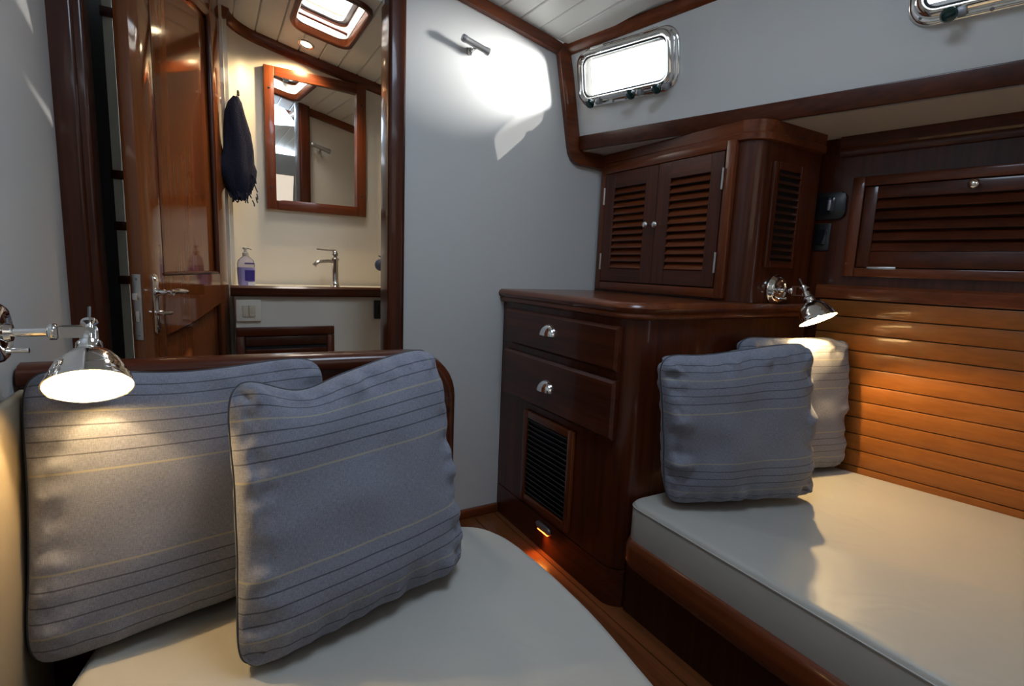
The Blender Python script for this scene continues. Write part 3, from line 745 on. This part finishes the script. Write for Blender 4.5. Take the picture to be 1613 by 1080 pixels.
# vent
vy0, vy1, vz0, vz1 = 1.215, 1.505, -.822, -.490
bx('vent_back', 'black', dk, X0 - .002, X0 - .0002, vy0 + .02, vy1 - .02, vz0 + .02, vz1 - .02)
for a in ((vy0, vy0 + .026, vz0, vz1), (vy1 - .026, vy1, vz0, vz1)): bx('vent_frame', 'trim_z', dk, X0 - .014, X0 - .0005, *a, bev=.003)
for a in ((vy0 + .026, vy1 - .026, vz0, vz0 + .026), (vy0 + .026, vy1 - .026, vz1 - .026, vz1)): bx('vent_frame', 'trim_y', dk, X0 - .014, X0 - .0005, *a, bev=.003)
for k in range(16):
    z = vz0 + .034 + k * .0175
    T = Matrix.Translation((X0 - .0065, 0, z)) @ Matrix.Rotation(math.radians(40), 4, 'Y')
    bx('slat', 'grey_slat' if 'grey_slat' in M else 'black', dk, -.006, .006, vy0 + .026, vy1 - .026, -.0015, .0015, T=T)
# courtesy light
cl = thing('courtesy_light', 'small chrome step light glowing orange near the floor', 'light', (X0, 1.36, -.87))
bm = nb(); prism(bm, rrect(1.318, 1.402, -.886, -.862, .0115, 5), X0 - .008, X0 - .0005, 'yzx', bev=.002); obj('cover', bm, 'grey_metal', cl)
bm = nb(); prism(bm, rrect(1.330, 1.390, -.8905, -.8865, .0015, 2), X0 - .007, X0 - .001, 'yzx'); obj('lens', bm, 'amber_lens', cl)
lamp('courtesy_beam', 'SPOT', (X0 - .012, 1.36, -.888), 1.0, (1.0, .34, .05), target=(X0 - .12, 1.15, -1.1), spot_size=math.radians(140), spot_blend=.8, shadow_soft_size=.01)

# ---- louvred doors helper
def louvre_door(root, x, y0, y1, z0, z1, ly0, ly1, lz0, lz1, n, knob_y, knob_z, hinge_y, hinge_zs):
    d = bpy.data.objects.new('door', None); COL.objects.link(d); d.parent = root; ORG[d.name] = ORG[root.name]
    for a in ((y0, ly0), (ly1, y1)): bx('stile', 'mahogany_z', d, x - .016, x, a[0], a[1], z0, z1, bev=.0015, seg=1)
    for a in ((z0, lz0), (lz1, z1)): bx('rail', 'mahogany_y', d, x - .016, x, ly0, ly1, a[0], a[1], bev=.0015, seg=1)
    st = (lz1 - lz0) / n
    for k in range(n):
        z = lz0 + st * (k + .5)
        T = Matrix.Translation((x - .008, 0, z)) @ Matrix.Rotation(math.radians(-52), 4, 'Y')
        bx('slat', 'trim_y', d, -.014, .014, ly0, ly1, -.0022, .0022, T=T, bev=.001, seg=1)
    bm = nb(); lathe(bm, [(.005, 0), (.004, .010), (.011, .016), (.012, .021), (.009, .026), (0, .028)], (x - .016, knob_y, knob_z), (-1, 0, 0), 18); obj('knob', bm, 'chrome', d, smooth=60)
    for hz in hinge_zs:
        bm = nb(); tube(bm, [(x - .018, hinge_y, hz - .032), (x - .018, hinge_y, hz + .032)], .0035, 8); obj('hinge', bm, 'satin_chrome', d)
    return d
uc = thing('wall_cabinet', 'mahogany cabinet with two louvred doors standing on the drawer unit top', 'cabinet', (1.5, 1.35, -.0745))
XU = 1.392; R = .065
def off2(e, xe=1.72): return [(xe, BY - .002), (XU - e, BY - .002)] + [(XU + R - (R + e) * math.cos(math.radians(a)), YA + R - (R + e) * math.sin(math.radians(a))) for a in range(0, 91, 9)] + [(xe, YA - e)]
bm = nb(); prism(bm, off2(0), -.0740, .460); obj('body', bm, 'mahogany_z', uc)
bm = nb(); profring(bm, [(off2(.0), .405), (off2(.012), .408), (off2(.014), .425), (off2(.009), .430), (off2(.012), .4625)], 'xyz', closed=False); obj('crown', bm, 'trim_y', uc)
# face frame
fy0, fy1, fz0, fz1 = 1.062, 1.680, -.066, .413
x = XU
for a in ((fy0, 1.094, fz0, fz1), (1.650, fy1, fz0, fz1)): bx('face_frame', 'trim_z', uc, x - .018, x - .0005, *a, bev=.003)
for a in ((1.094, 1.650, fz0, -.036), (1.094, 1.650, .386, fz1)): bx('face_frame', 'trim_y', uc, x - .018, x - .0005, *a, bev=.003)
bx('locker_back', 'dark_void', uc, x - .0035, x - .0008, 1.094, 1.650, -.036, .386)
louvre_door(uc, x - .004, 1.367, 1.647, -.033, .383, 1.425, 1.592, .018, .326, 12, 1.393, .176, 1.649, (.30, .045))
louvre_door(uc, x - .004, 1.097, 1.365, -.033, .383, 1.143, 1.308, .018, .326, 12, 1.347, .174, 1.095, (.30, .045))
# narrow louvre in the aft face
ax0, ax1, az0, az1 = 1.470, 1.625, .035, .350
for a in ((ax0, ax0 + .022, az0, az1), (ax1 - .022, ax1, az0, az1)): bx('vent_frame', 'mahogany_z', uc, a[0], a[1], YA - .012, YA - .0005, a[2], a[3], bev=.003)
for a in ((ax0 + .022, ax1 - .022, az0, az0 + .022), (ax0 + .022, ax1 - .022, az1 - .022, az1)): bx('vent_frame', 'mahogany_x', uc, a[0], a[1], YA - .012, YA - .0005, a[2], a[3], bev=.003)
bx('locker_back', 'dark_void', uc, ax0 + .02, ax1 - .02, YA - .002, YA - .0003, az0 + .02, az1 - .02)
for k in range(12):
    z = az0 + .036 + k * .0222
    T = Matrix.Translation((0, YA - .007, z)) @ Matrix.Rotation(math.radians(50), 4, 'X')
    bx('slat', 'dark_wood', uc, ax0 + .022, ax1 - .022, -.006, .006, -.0018, .0018, T=T)

# ---- crown along the hull top
bm = nb(); prism(bm, [(0, .400), (.010, .402), (.014, .412), (.012, .424), (.018, .430), (.019, .4625), (0, .4625)], -1.2 * HK, (YA - .02) * HK, 'xzy', T=HT)
struct('trim_8', bm, 'mahogany_y', 'mahogany crown trim at the top of the hull lining')
# ---- shelf rail above the backrest
bm = nb(); prism(bm, [(0, -.056), (.020, -.054), (.024, -.046), (.024, -.018), (.018, -.010), (0, -.010)], -1.2 * HK, (YA - .002) * HK, 'xzy', T=HT)
struct('trim_9', bm, 'trim_y', 'mahogany rail along the top of the slatted backrest')

# ---- slatted backrest
bk = thing('slatted_backrest', 'wall of horizontal honey-brown wooden slats behind the right berth', 'backrest', (1.85, .3, -.62))
z = -.058
bm = nb(); box(bm, .0005, .004, -1.2 * HK, .985 * HK, -.70, -.056, T=HT); obj('backing_board', bm, 'dark_void', bk)
while z > -.69:
    bm = nb(); box(bm, .0045, .016, -1.2 * HK, .985 * HK, z - .0515, z, T=HT, bev=.0022, seg=2); obj('slat', bm, 'ceiling_slat', bk); z -= .0540

# ---- hull locker with louvred flap
lk = thing('wall_locker', 'mahogany hull locker with a louvred flap door and chrome knob', 'cabinet', (1.83, .6, .17))
ly1, ly0, lz0, lz1 = .932 * HK, .12 * HK, .020, .332
for a in ((ly1 - .034, ly1, lz0, lz1), (ly0, ly0 + .034, lz0, lz1)): bx('face_frame', 'trim_z', lk, 0.0005, .018, *a, T=HT, bev=.003)
for a in ((ly0 + .034, ly1 - .034, lz0, lz0 + .028), (ly0 + .034, ly1 - .034, lz1 - .030, lz1)): bx('face_frame', 'trim_y', lk, 0.0005, .018, *a, T=HT, bev=.003)
bx('locker_back', 'dark_void', lk, .0005, .003, ly0 + .034, ly1 - .034, lz0 + .028, lz1 - .03, T=HT)
dr = bpy.data.objects.new('door', None); COL.objects.link(dr); dr.parent = lk; ORG[dr.name] = ORG[lk.name]
a0, a1, b0, b1 = ly0 + .038, ly1 - .038, lz0 + .031, lz1 - .033
la0, la1, lb0, lb1 = a0 + .05, a1 - .034, .100, .262
for q in ((a0, la0), (la1, a1)): bx('stile', 'mahogany_z', dr, .003, .017, q[0], q[1], b0, b1, T=HT, bev=.0015)
for q in ((b0, lb0), (lb1, b1)): bx('rail', 'mahogany_y', dr, .003, .017, la0, la1, q[0], q[1], T=HT, bev=.0015)
for k in range(5):
    zz = lb0 + (lb1 - lb0) * (k + .5) / 5
    T = HT @ Matrix.Translation((.010, 0, zz)) @ Matrix.Rotation(math.radians(58), 4, 'Y')
    bx('slat', 'mahogany_y', dr, -.018, .018, la0, la1, -.002, .002, T=T, bev=.001, seg=1)
kp = HT @ V((.017, .640 * HK, .283)); bm = nb(); lathe(bm, [(.005, 0), (.004, .008), (.012, .014), (.0135, .019), (.010, .026), (0, .028)], kp, hn, 20); obj('knob', bm, 'chrome', dr, smooth=60)
bm = nb(); box(bm, .017, .021, .79 * HK, .865 * HK, b0 - .007, b0 + .001, T=HT, bev=.001); obj('hinge', bm, 'satin_chrome', dr)

# ---- panel fittings on the hull lining
dev = thing('wall_device', 'black rounded control box on the mahogany hull lining', 'device', (1.79, 1.0, .25))
bm = nb(); prism(bm, rrect(.945 * HK, 1.052 * HK, .205, .292, .018, 5), .0005, .014, 'yzx', T=HT, bev=.004); obj('case', bm, 'black', dev)
bm = nb(); prism(bm, rrect(.975 * HK, 1.020 * HK, .222, .276, .010, 5), .014, .018, 'yzx', T=HT, bev=.001); obj('socket', bm, 'black_gloss', dev)
bm = nb(); box(bm, .018, .026, .985 * HK, .994 * HK, .232, .266, T=HT, bev=.002); obj('clip', bm, 'grey_metal', dev)
s2 = thing('rocker_switch', 'black rectangular switch below the black control box', 'switch', (1.79, 1.0, .15))
bm = nb(); prism(bm, rrect(.982 * HK, 1.030 * HK, .102, .192, .004, 3), .0005, .006, 'yzx', T=HT, bev=.0015); obj('plate', bm, 'black', s2)
bm = nb(); prism(bm, rrect(.992 * HK, 1.020 * HK, .122, .172, .003, 3), .006, .010, 'yzx', T=HT, bev=.001); obj('rocker', bm, 'black_gloss', s2)

# ---- right berth: base, rail and mattress
rb = thing('bunk', 'dark mahogany base of the right berth with a rounded fiddle rail', 'berth', (1.4, .2, FZ))
bx('front_panel', 'dark_wood', rb, .995, 1.02, -1.2, YA - .003, FZ, -.795)
bx('platform', 'dark_wood', rb, 1.0205, 1.80, -1.2, YA - .003, -.80, -.77)
bm = nb(); railp = [(0, -.800), (.030, -.800), (.030, -.742), (.022, -.722), (.008, -.716), (-.004, -.722), (-.010, -.740), (-.012, -.775), (-.006, -.793)]
path = [(.965, -1.2), (.965, .55), (.965, .90)] + [(.965 + .04 - .04 * math.cos(math.radians(a)), .945 + .04 * math.sin(math.radians(a))) for a in range(0, 91, 15)] + [(1.06, .985)]
rows = []
for i, p in enumerate(path):
    p0 = path[max(i - 1, 0)]; p1 = path[min(i + 1, len(path) - 1)]
    t = V((p1[0] - p0[0], p1[1] - p0[1], 0)).normalized(); nn = V((t.y, -t.x, 0))
    rows.append([bm.verts.new((p[0] + nn.x * a, p[1] + nn.y * a, z)) for a, z in railp])
for P, Q in zip(rows, rows[1:]):
    for i in range(len(railp)): bm.faces.new((P[i], P[(i + 1) % len(railp)], Q[(i + 1) % len(railp)], Q[i]))
bm.faces.new(rows[0]); bm.faces.new(rows[-1])
bmesh.ops.translate(bm, verts=bm.verts[:], vec=(0, -.001, 0))
obj('fiddle_rail', bm, 'trim_y', rb, smooth=50)
def mattress(name, label, outline, z0, z1, r, group):
    """outline: closed plan polygon (dense); edge rounded by radius r; faint quilting waves on top"""
    cx_ = sum(p[0] for p in outline) / len(outline); cy_ = sum(p[1] for p in outline) / len(outline)
    def inset(e):
        out = []; n = len(outline)
        for i in range(n):
            a, b_, c = V(outline[i - 1]), V(outline[i]), V(outline[(i + 1) % n])
            t = (c - a).normalized(); nn = V((-t.y, t.x)); out.append((b_.x + nn.x * e, b_.y + nn.y * e))
        return out
    rt = thing(name, label, 'mattress', (cx_, cy_, z0), group)
    bm = nb()
    steps = [(inset(.012), z0), (inset(.002), z0 + .008), (outline, z0 + .02), (outline, z1 - .020), (inset(.002), z1 - .0135)]
    profring(bm, steps, 'xyz', closed=False); bm.faces.new([v_ for v_ in bm.verts if abs(v_.co.z - z0) < 1e-6][:len(outline)])
    obj('side_panel', bm, 'vinyl_side', rt, smooth=60)
    bm = nb(); ins = [0.0015, .004, .008, .013, .018]; zs = [z1 - .0125, z1 - .007, z1 - .003, z1 - .001, z1]
    L = [(inset(e), z) for e, z in zip(ins, zs)]
    profring(bm, L, 'xyz', closed=False)
    vs = bm.verts[:]; last = vs[-len(outline):]; bm.faces.new(last)
    obj('top_panel', bm, 'vinyl', rt, smooth=60)
    bm = nb(); ln2 = inset(.0005); tube(bm, [(p[0], p[1], z1 - .0135) for p in ln2 + ln2[:1]], .0022, 6, caps=False); obj('seam', bm, 'vinyl_side', rt)
    return rt
def dense(pts, rad, step=.05):
    """round the corners of a polygon (counter-clockwise)"""
    out = []; n = len(pts)
    for i in range(n):
        a, b_, c = V(pts[i - 1]), V(pts[i]), V(pts[(i + 1) % n])
        r_ = rad[i]; p0 = b_ + (a - b_).normalized() * r_; p1 = b_ + (c - b_).normalized() * r_
        for k in range(9):
            t = k / 8; out.append(tuple(p0 * (1 - t) ** 2 + b_ * 2 * t * (1 - t) + p1 * t * t))
    return out
def hx(y): return 1.99 - .2 * y - .018
mattress('mattress', 'cream vinyl mattress on the right berth in front of the slatted backrest',
         dense([(.968, -1.1), (hx(-1.1), -1.1), (hx(.97), .965), (.968, .988)], [.03, .03, .03, .05]), -.7685, -.613, .02, None)

# ---- left berth: headboard partition, base, mattress, side bolster
hb = thing('berth_headboard', 'low dark mahogany headboard with rounded cap between the left berth and the doorway', 'headboard', (.1, 1.12, -.62))
bm = nb(); prism(bm, [(-.274, FZ), (.448, FZ), (.448, -.30), (.435, -.25), (.41, -.222), (-.274, -.215)], 1.095, 1.135, 'xzy', bev=.002); obj('panel', bm, 'mahogany_x', hb)
bm = nb()
capp = [(-.030, .0), (-.033, .010), (-.030, .022), (-.018, .030), (.0, .033), (.018, .030), (.030, .022), (.033, .010), (.030, .0)]
pth = [(-.274, -.214), (.1, -.217), (.38, -.221)] + [(.38 + .085 * math.sin(math.radians(a)), -.306 + .085 * math.cos(math.radians(a))) for a in range(10, 91, 10)] + [(.465, -.36), (.465, -.60)]
rows = []
for i, p in enumerate(pth):
    p0, p1 = pth[max(i - 1, 0)], pth[min(i + 1, len(pth) - 1)]
    t = V((p1[0] - p0[0], 0, p1[1] - p0[1])).normalized(); nn = V((-t.z, 0, t.x))
    rows.append([bm.verts.new((p[0] + nn.x * (h - .002), 1.115 + a, p[1] + nn.z * (h - .002))) for a, h in capp])
for P, Q in zip(rows, rows[1:]):
    for i in range(9): bm.faces.new((P[i], P[(i + 1) % 9], Q[(i + 1) % 9], Q[i]))
bm.faces.new(rows[0]); bm.faces.new(rows[-1])
obj('cap_rail', bm, 'mahogany_x', hb, smooth=50)
lb = thing('bunk', 'dark mahogany base under the left berth mattress', 'berth', (.15, .2, FZ))
bx('platform', 'dark_wood', lb, -.246, .53, -1.15, 1.062, -.80, -.7505)
bx('front_panel', 'dark_wood', lb, .44, .46, -1.15, 1.062, FZ, -.8005)
ol2 = [(-.246, -1.1), (.46, -1.1), (.520, 0.1), (.562, .48), (.586, .66), (.588, .82), (.578, .95), (.545, 1.03), (.48, 1.068), (.20, 1.072), (-.246, 1.072)]
# Chaikin smoothing of the free edge
def chaikin(p, k=2):
    for _ in range(k):
        q = []
        for i in range(len(p)):
            a, b_ = V(p[i]), V(p[(i + 1) % len(p)]); q += [tuple(a * .8 + b_ * .2), tuple(a * .2 + b_ * .8)]
        p = q
    return p
mattress('mattress', 'cream vinyl mattress on the left berth with a rounded outer edge', chaikin(ol2), -.75, -.613, .02, None)
bm = nb(); T = basis((-.267, 0, 0), ln_, lu, (0, 0, 1))
box(bm, .001, .014, -1.1, 1.055, -.74, -.215, T=T, bev=.008, seg=4)
bo = obj('side_bolster', bm, 'tan_vinyl', None, smooth=60); tag(bo, 'tan upholstered side pad against the left wall behind the big cushion', 'bolster')

# ------------------------------------------------------------------ cushions
def cushion(label, bl, br, tl, tr, T, group, sag=(), seed=0, back=None, box_=.0, puff=3.0, wr=.006, edge=.022):
    """soft square cushion: bilinear sheet between four corners, blown up by T, creased near the seams"""
    bl, br, tl, tr = map(V, (bl, br, tl, tr)); N = 72
    nrm = (br - bl).cross(tl - bl).normalized()           # towards the viewer side
    rt = thing('cushion', label, 'cushion', (bl + br + tl + tr) / 4 * 1.0, group)
    ux = (br - bl).normalized(); uy = (tl - bl).normalized()
    bm = nb(); uvl = bm.loops.layers.uv.new('UVMap'); UV = {}
    grids = []
    for side in (1, -1):
        g = []
        for j in range(N + 1):
            row = []
            for i in range(N + 1):
                # parameters denser near the seams
                u = .5 - .5 * math.cos(math.pi * i / N); v_ = .5 - .5 * math.cos(math.pi * j / N)
                u = .5 * u + .5 * i / N; v_ = .5 * v_ + .5 * j / N
                a, c = 2 * u - 1, 2 * v_ - 1
                # edges pulled in between the corners
                pin = edge * (1 - a * a) * c * abs(c) ** 3; pin2 = edge * (1 - c * c) * a * abs(a) ** 3
                P = (bl * (1 - u) + br * u) * (1 - v_) + (tl * (1 - u) + tr * u) * v_
                cr = (abs(a) * abs(c)) ** 7
                P = P - uy * (pin * .5 + .020 * cr * c) - ux * (pin2 * .5 + .020 * cr * a)
                th = T * ((1 - abs(a) ** puff) * (1 - abs(c) ** puff)) ** .42 if abs(a) < 1 and abs(c) < 1 else 0
                e = min(1 - abs(a), 1 - abs(c)); k = math.exp(-((e - .10) / .13) ** 2) * min(1, e / .03)
                # creases running inward from the seams
                s1 = noise.noise(V((a * 5.5 + seed, c * 1.2, side * 3.1))) ; s2 = noise.noise(V((a * 1.2, c * 6.5 + seed, side * 5.7)))
                wtop = k * (1 - abs(a)) ** .3; 
                cre = (s1 if (1 - abs(c)) < (1 - abs(a)) else s2)
                d = wr * 2.2 * k * cre + wr * .9 * noise.noise(V((a * 2.3 + seed, c * 2.3, side))) * min(1, e / .1)
                d += wr * .5 * k * noise.noise(V((a * 13 + seed, c * 13, side)))
                P = P + nrm * side * (th + d)
                # seam wave
                if True:
                    P = P + nrm * (.006 * noise.noise(V((a * 3 + seed * 2, c * 3, 9)))) * (1 - min(1, e / .2))
                for (su, sv, dep, rad) in sag:
                    q = math.exp(-(((u - su) / rad) ** 2 + ((v_ - sv) / (rad * 1.0)) ** 2)); P = P - uy * dep * q
                if i in (0, N) or j in (0, N):
                    if side == -1: row.append(grids[0][j][i]); continue
                w_ = bm.verts.new(P); UV[w_] = (u, v_); row.append(w_)
            g.append(row)
        grids.append(g)
    for g in grids:
        for j in range(N):
            for i in range(N):
                f_ = bm.faces.new((g[j][i], g[j][i + 1], g[j + 1][i + 1], g[j + 1][i]))
                for lp_ in f_.loops: lp_[uvl].uv = UV[lp_.vert]
    # seam cord position before the mesh is moved
    g = grids[0]
    cord = [g[0][i].co.copy() for i in range(N)] + [g[j][N].co.copy() for j in range(N)] + [g[N][i].co.copy() for i in range(N, 0, -1)] + [g[j][0].co.copy() for j in range(N, 0, -1)]
    # never sink below the mattress
    zmin = -.6085
    for v_ in bm.verts:
        if v_.co.z < zmin: v_.co.z = zmin + .0
    cord = [V((p.x, p.y, max(p.z, zmin + .0025))) for p in cord]
    obj('cover', bm, 'cushion_cloth', rt, smooth=180)
    bm = nb(); tube(bm, cord + cord[:1], .0020, 6, caps=False); obj('seam', bm, 'piping', rt, smooth=180)
    return rt
GR = None
cushion('big blue-grey striped cushion leaning on the left berth headboard under the left reading lamp',
        (-.256, .915, -.612), (.19, 1.00, -.605), (-.256, 1.02, -.172), (.188, 1.045, -.178), .056, GR, sag=((.45, 1, .012, .3),), seed=3.3, wr=.005)
cushion('foreground blue-grey striped cushion standing slanted on the left berth mattress',
        (.008, .772, -.615), (.432, .885, -.605), (.010, .885, -.180), (.395, .99, -.160), .066, GR, sag=((.28, 1, .030, .16), (.5, 1, .012, .2)), seed=11.7, wr=.010)
cushion('blue-grey striped cushion standing on the right mattress in front of the other',
        (1.018, .905, -.605), (1.450, .760, -.605), (.968, .92, -.195), (1.40, .785, -.158), .064, GR, sag=((.3, 1, .008, .2),), seed=21.1, wr=.010, puff=4.0, edge=.02)
cushion('striped cushion in the far corner of the right berth lit by the reading lamp',
        (1.345, .955, -.605), (1.785, .845, -.605), (1.315, .950, -.165), (1.775, .872, -.168), .040, GR, sag=((.9, 1, .010, .08),), seed=31.9, wr=.007, puff=3.5, edge=.02)

# ------------------------------------------------------------------ swivel reading lamps
def reading_lamp(label, plate, n, side, axis, energy, arm=.085, drop=.078):
    """PLATE centre on the wall, N wall normal, AXIS the way the shade points"""
    plate, n, axis = V(plate), V(n).normalized(), V(axis).normalized()
    rt = thing('reading_lamp', label, 'lamp', plate)
    bm = nb(); lathe(bm, [(.046, .0005), (.047, .006), (.043, .009), (.041, .016), (.036, .020), (.030, .021), (.028, .018), (.014, .020), (.012, .027), (0, .028)], plate, n, 36); obj('wall_plate', bm, 'chrome', rt, smooth=40)
    # toggle switch on the plate
    sp_ = plate + n * .019 + V((0, 0, -.026)); bm = nb(); tube(bm, [sp_, sp_ + n * .012, sp_ + n * .024], [.004, .003, .004], 10); obj('switch', bm, 'chrome', rt, smooth=60)
    piv = plate + n * arm
    bm = nb(); tube(bm, [plate + n * .02, plate + n * (arm - .036)], .0065, 14); lathe(bm, [(.008, 0), (.012, .003), (.012, .010), (.008, .013)], plate + n * (arm - .048), n, 18); obj('arm', bm, 'chrome', rt, smooth=60)
    # fork bracket to the swivel
    s = V(side).normalized(); upv = n.cross(s).normalized()
    bm = nb()
    for sg in (-1, 1):
        c = piv + s * sg * .013
        T = basis(piv + s * sg * .013, n, upv, s)
        prism(bm, [(-.034, -.008), (0, -.008)] + arc(0, 0, .0085, -80, 80, 6) + [(0, .008), (-.034, .008)], -.0015, .0015, 'xyz', T=T)
    T = basis(piv, n, upv, s); box(bm, -.037, -.033, -.008, .008, -.0145, .0145, T=T)
    obj('bracket', bm, 'satin_chrome', rt)
    bm = nb(); tube(bm, [piv - s * .017, piv + s * .017], .0035, 10); obj('pivot_screw', bm, 'chrome', rt)
    # socket, shade, finial; local h measured along the axis from the pivot
    bm = nb(); lathe(bm, [(0, -.020), (.004, -.020), (.010, -.018), (.011, -.013), (.0055, -.009), (.0055, 0), (.011, .003), (.0115, .018), (.016, .022), (.0165, .034), (.014, .037)], piv, axis, 24); obj('socket', bm, 'chrome', rt, smooth=45)
    bm = nb(); tube(bm, [piv - axis * .019, piv - axis * .043], .0022, 8); obj('finial', bm, 'cable', rt)
    h0 = .034; H = drop
    prof = [(.015, h0), (.020, h0 + .003), (.030, h0 + .010), (.039, h0 + .022), (.045, h0 + .036), (.048, h0 + .044), (.0495, h0 + .046), (.0495, h0 + .049), (.0515, h0 + .052), (.053, h0 + .058)]
    bm = nb(); lathe(bm, prof, piv, axis, 48, close=False); lathe(bm, [(.053, h0 + .058), (.0535, h0 + .0595), (.052, h0 + .060)], piv, axis, 48, close=False)
    sh = obj('lamp_shade', bm, 'chrome', rt, smooth=60)
    bm = nb(); lathe(bm, [(r_ - .0018, h - (.0 if k > 1 else -.001)) for k, (r_, h) in enumerate(prof)][:-1] + [(.0515, h0 + .0585)], piv, axis, 48, close=False); obj('shade_lining', bm, 'shade_inside', sh, smooth=60)
    bm = nb(); lathe(bm, [(0, .030), (.007, .031), (.010, .035), (.010, .039), (.006, .043), (0, .044)], piv, axis, 20); obj('bulb', bm, 'bulb', rt, smooth=60)
    lamp('lamp_glow', 'POINT', tuple(piv + axis * .048), energy, (1.0, .68, .31), shadow_soft_size=.006)
    return rt
reading_lamp('chrome swivel reading lamp on the left wall above the big striped cushion', (lx(.98) + .001, .975, -.117), (1, 0, 0), (0, 1, 0), (.05, -.62, -.78), 4.0, arm=.112)
reading_lamp('chrome swivel reading lamp on the mahogany cabinet side above the right berth', (1.545, YA - .001, -.032), (0, -1, 0), (0, 0, 1), (.02, -.50, -.86), 15.0, arm=.100)

# small spot on the bulkhead
def wall_spot(label, c, n):
    c, n = V(c), V(n); rt = thing('wall_spotlight', label, 'lamp', c)
    bm = nb(); lathe(bm, [(.013, .0005), (.013, .004), (.006, .006), (.005, .036), (0, .037)], c, n, 18); obj('stem', bm, 'satin_chrome', rt, smooth=50)
    p = c + n * .042 + V((0, 0, .008)); a = V((.90, 0, -.22)).normalized()
    bm = nb(); lathe(bm, [(0, -.052), (.009, -.052), (.012, -.048), (.012, -.038), (.0105, -.034), (.0105, .034), (.0125, .040), (.0125, .050), (.010, .052), (0, .052)], p, a, 20); obj('lamp_body', bm, 'grey_metal', rt, smooth=50)
wall_spot('small grey cylinder spotlight on the white bulkhead below the deckhead trim', (.790, BY - .001, .722), (0, -1, 0))
wall_spot('small grey spotlight on the bathroom side of the bulkhead, seen in the mirror', (.615, BY + .031, .592), (0, 1, 0))
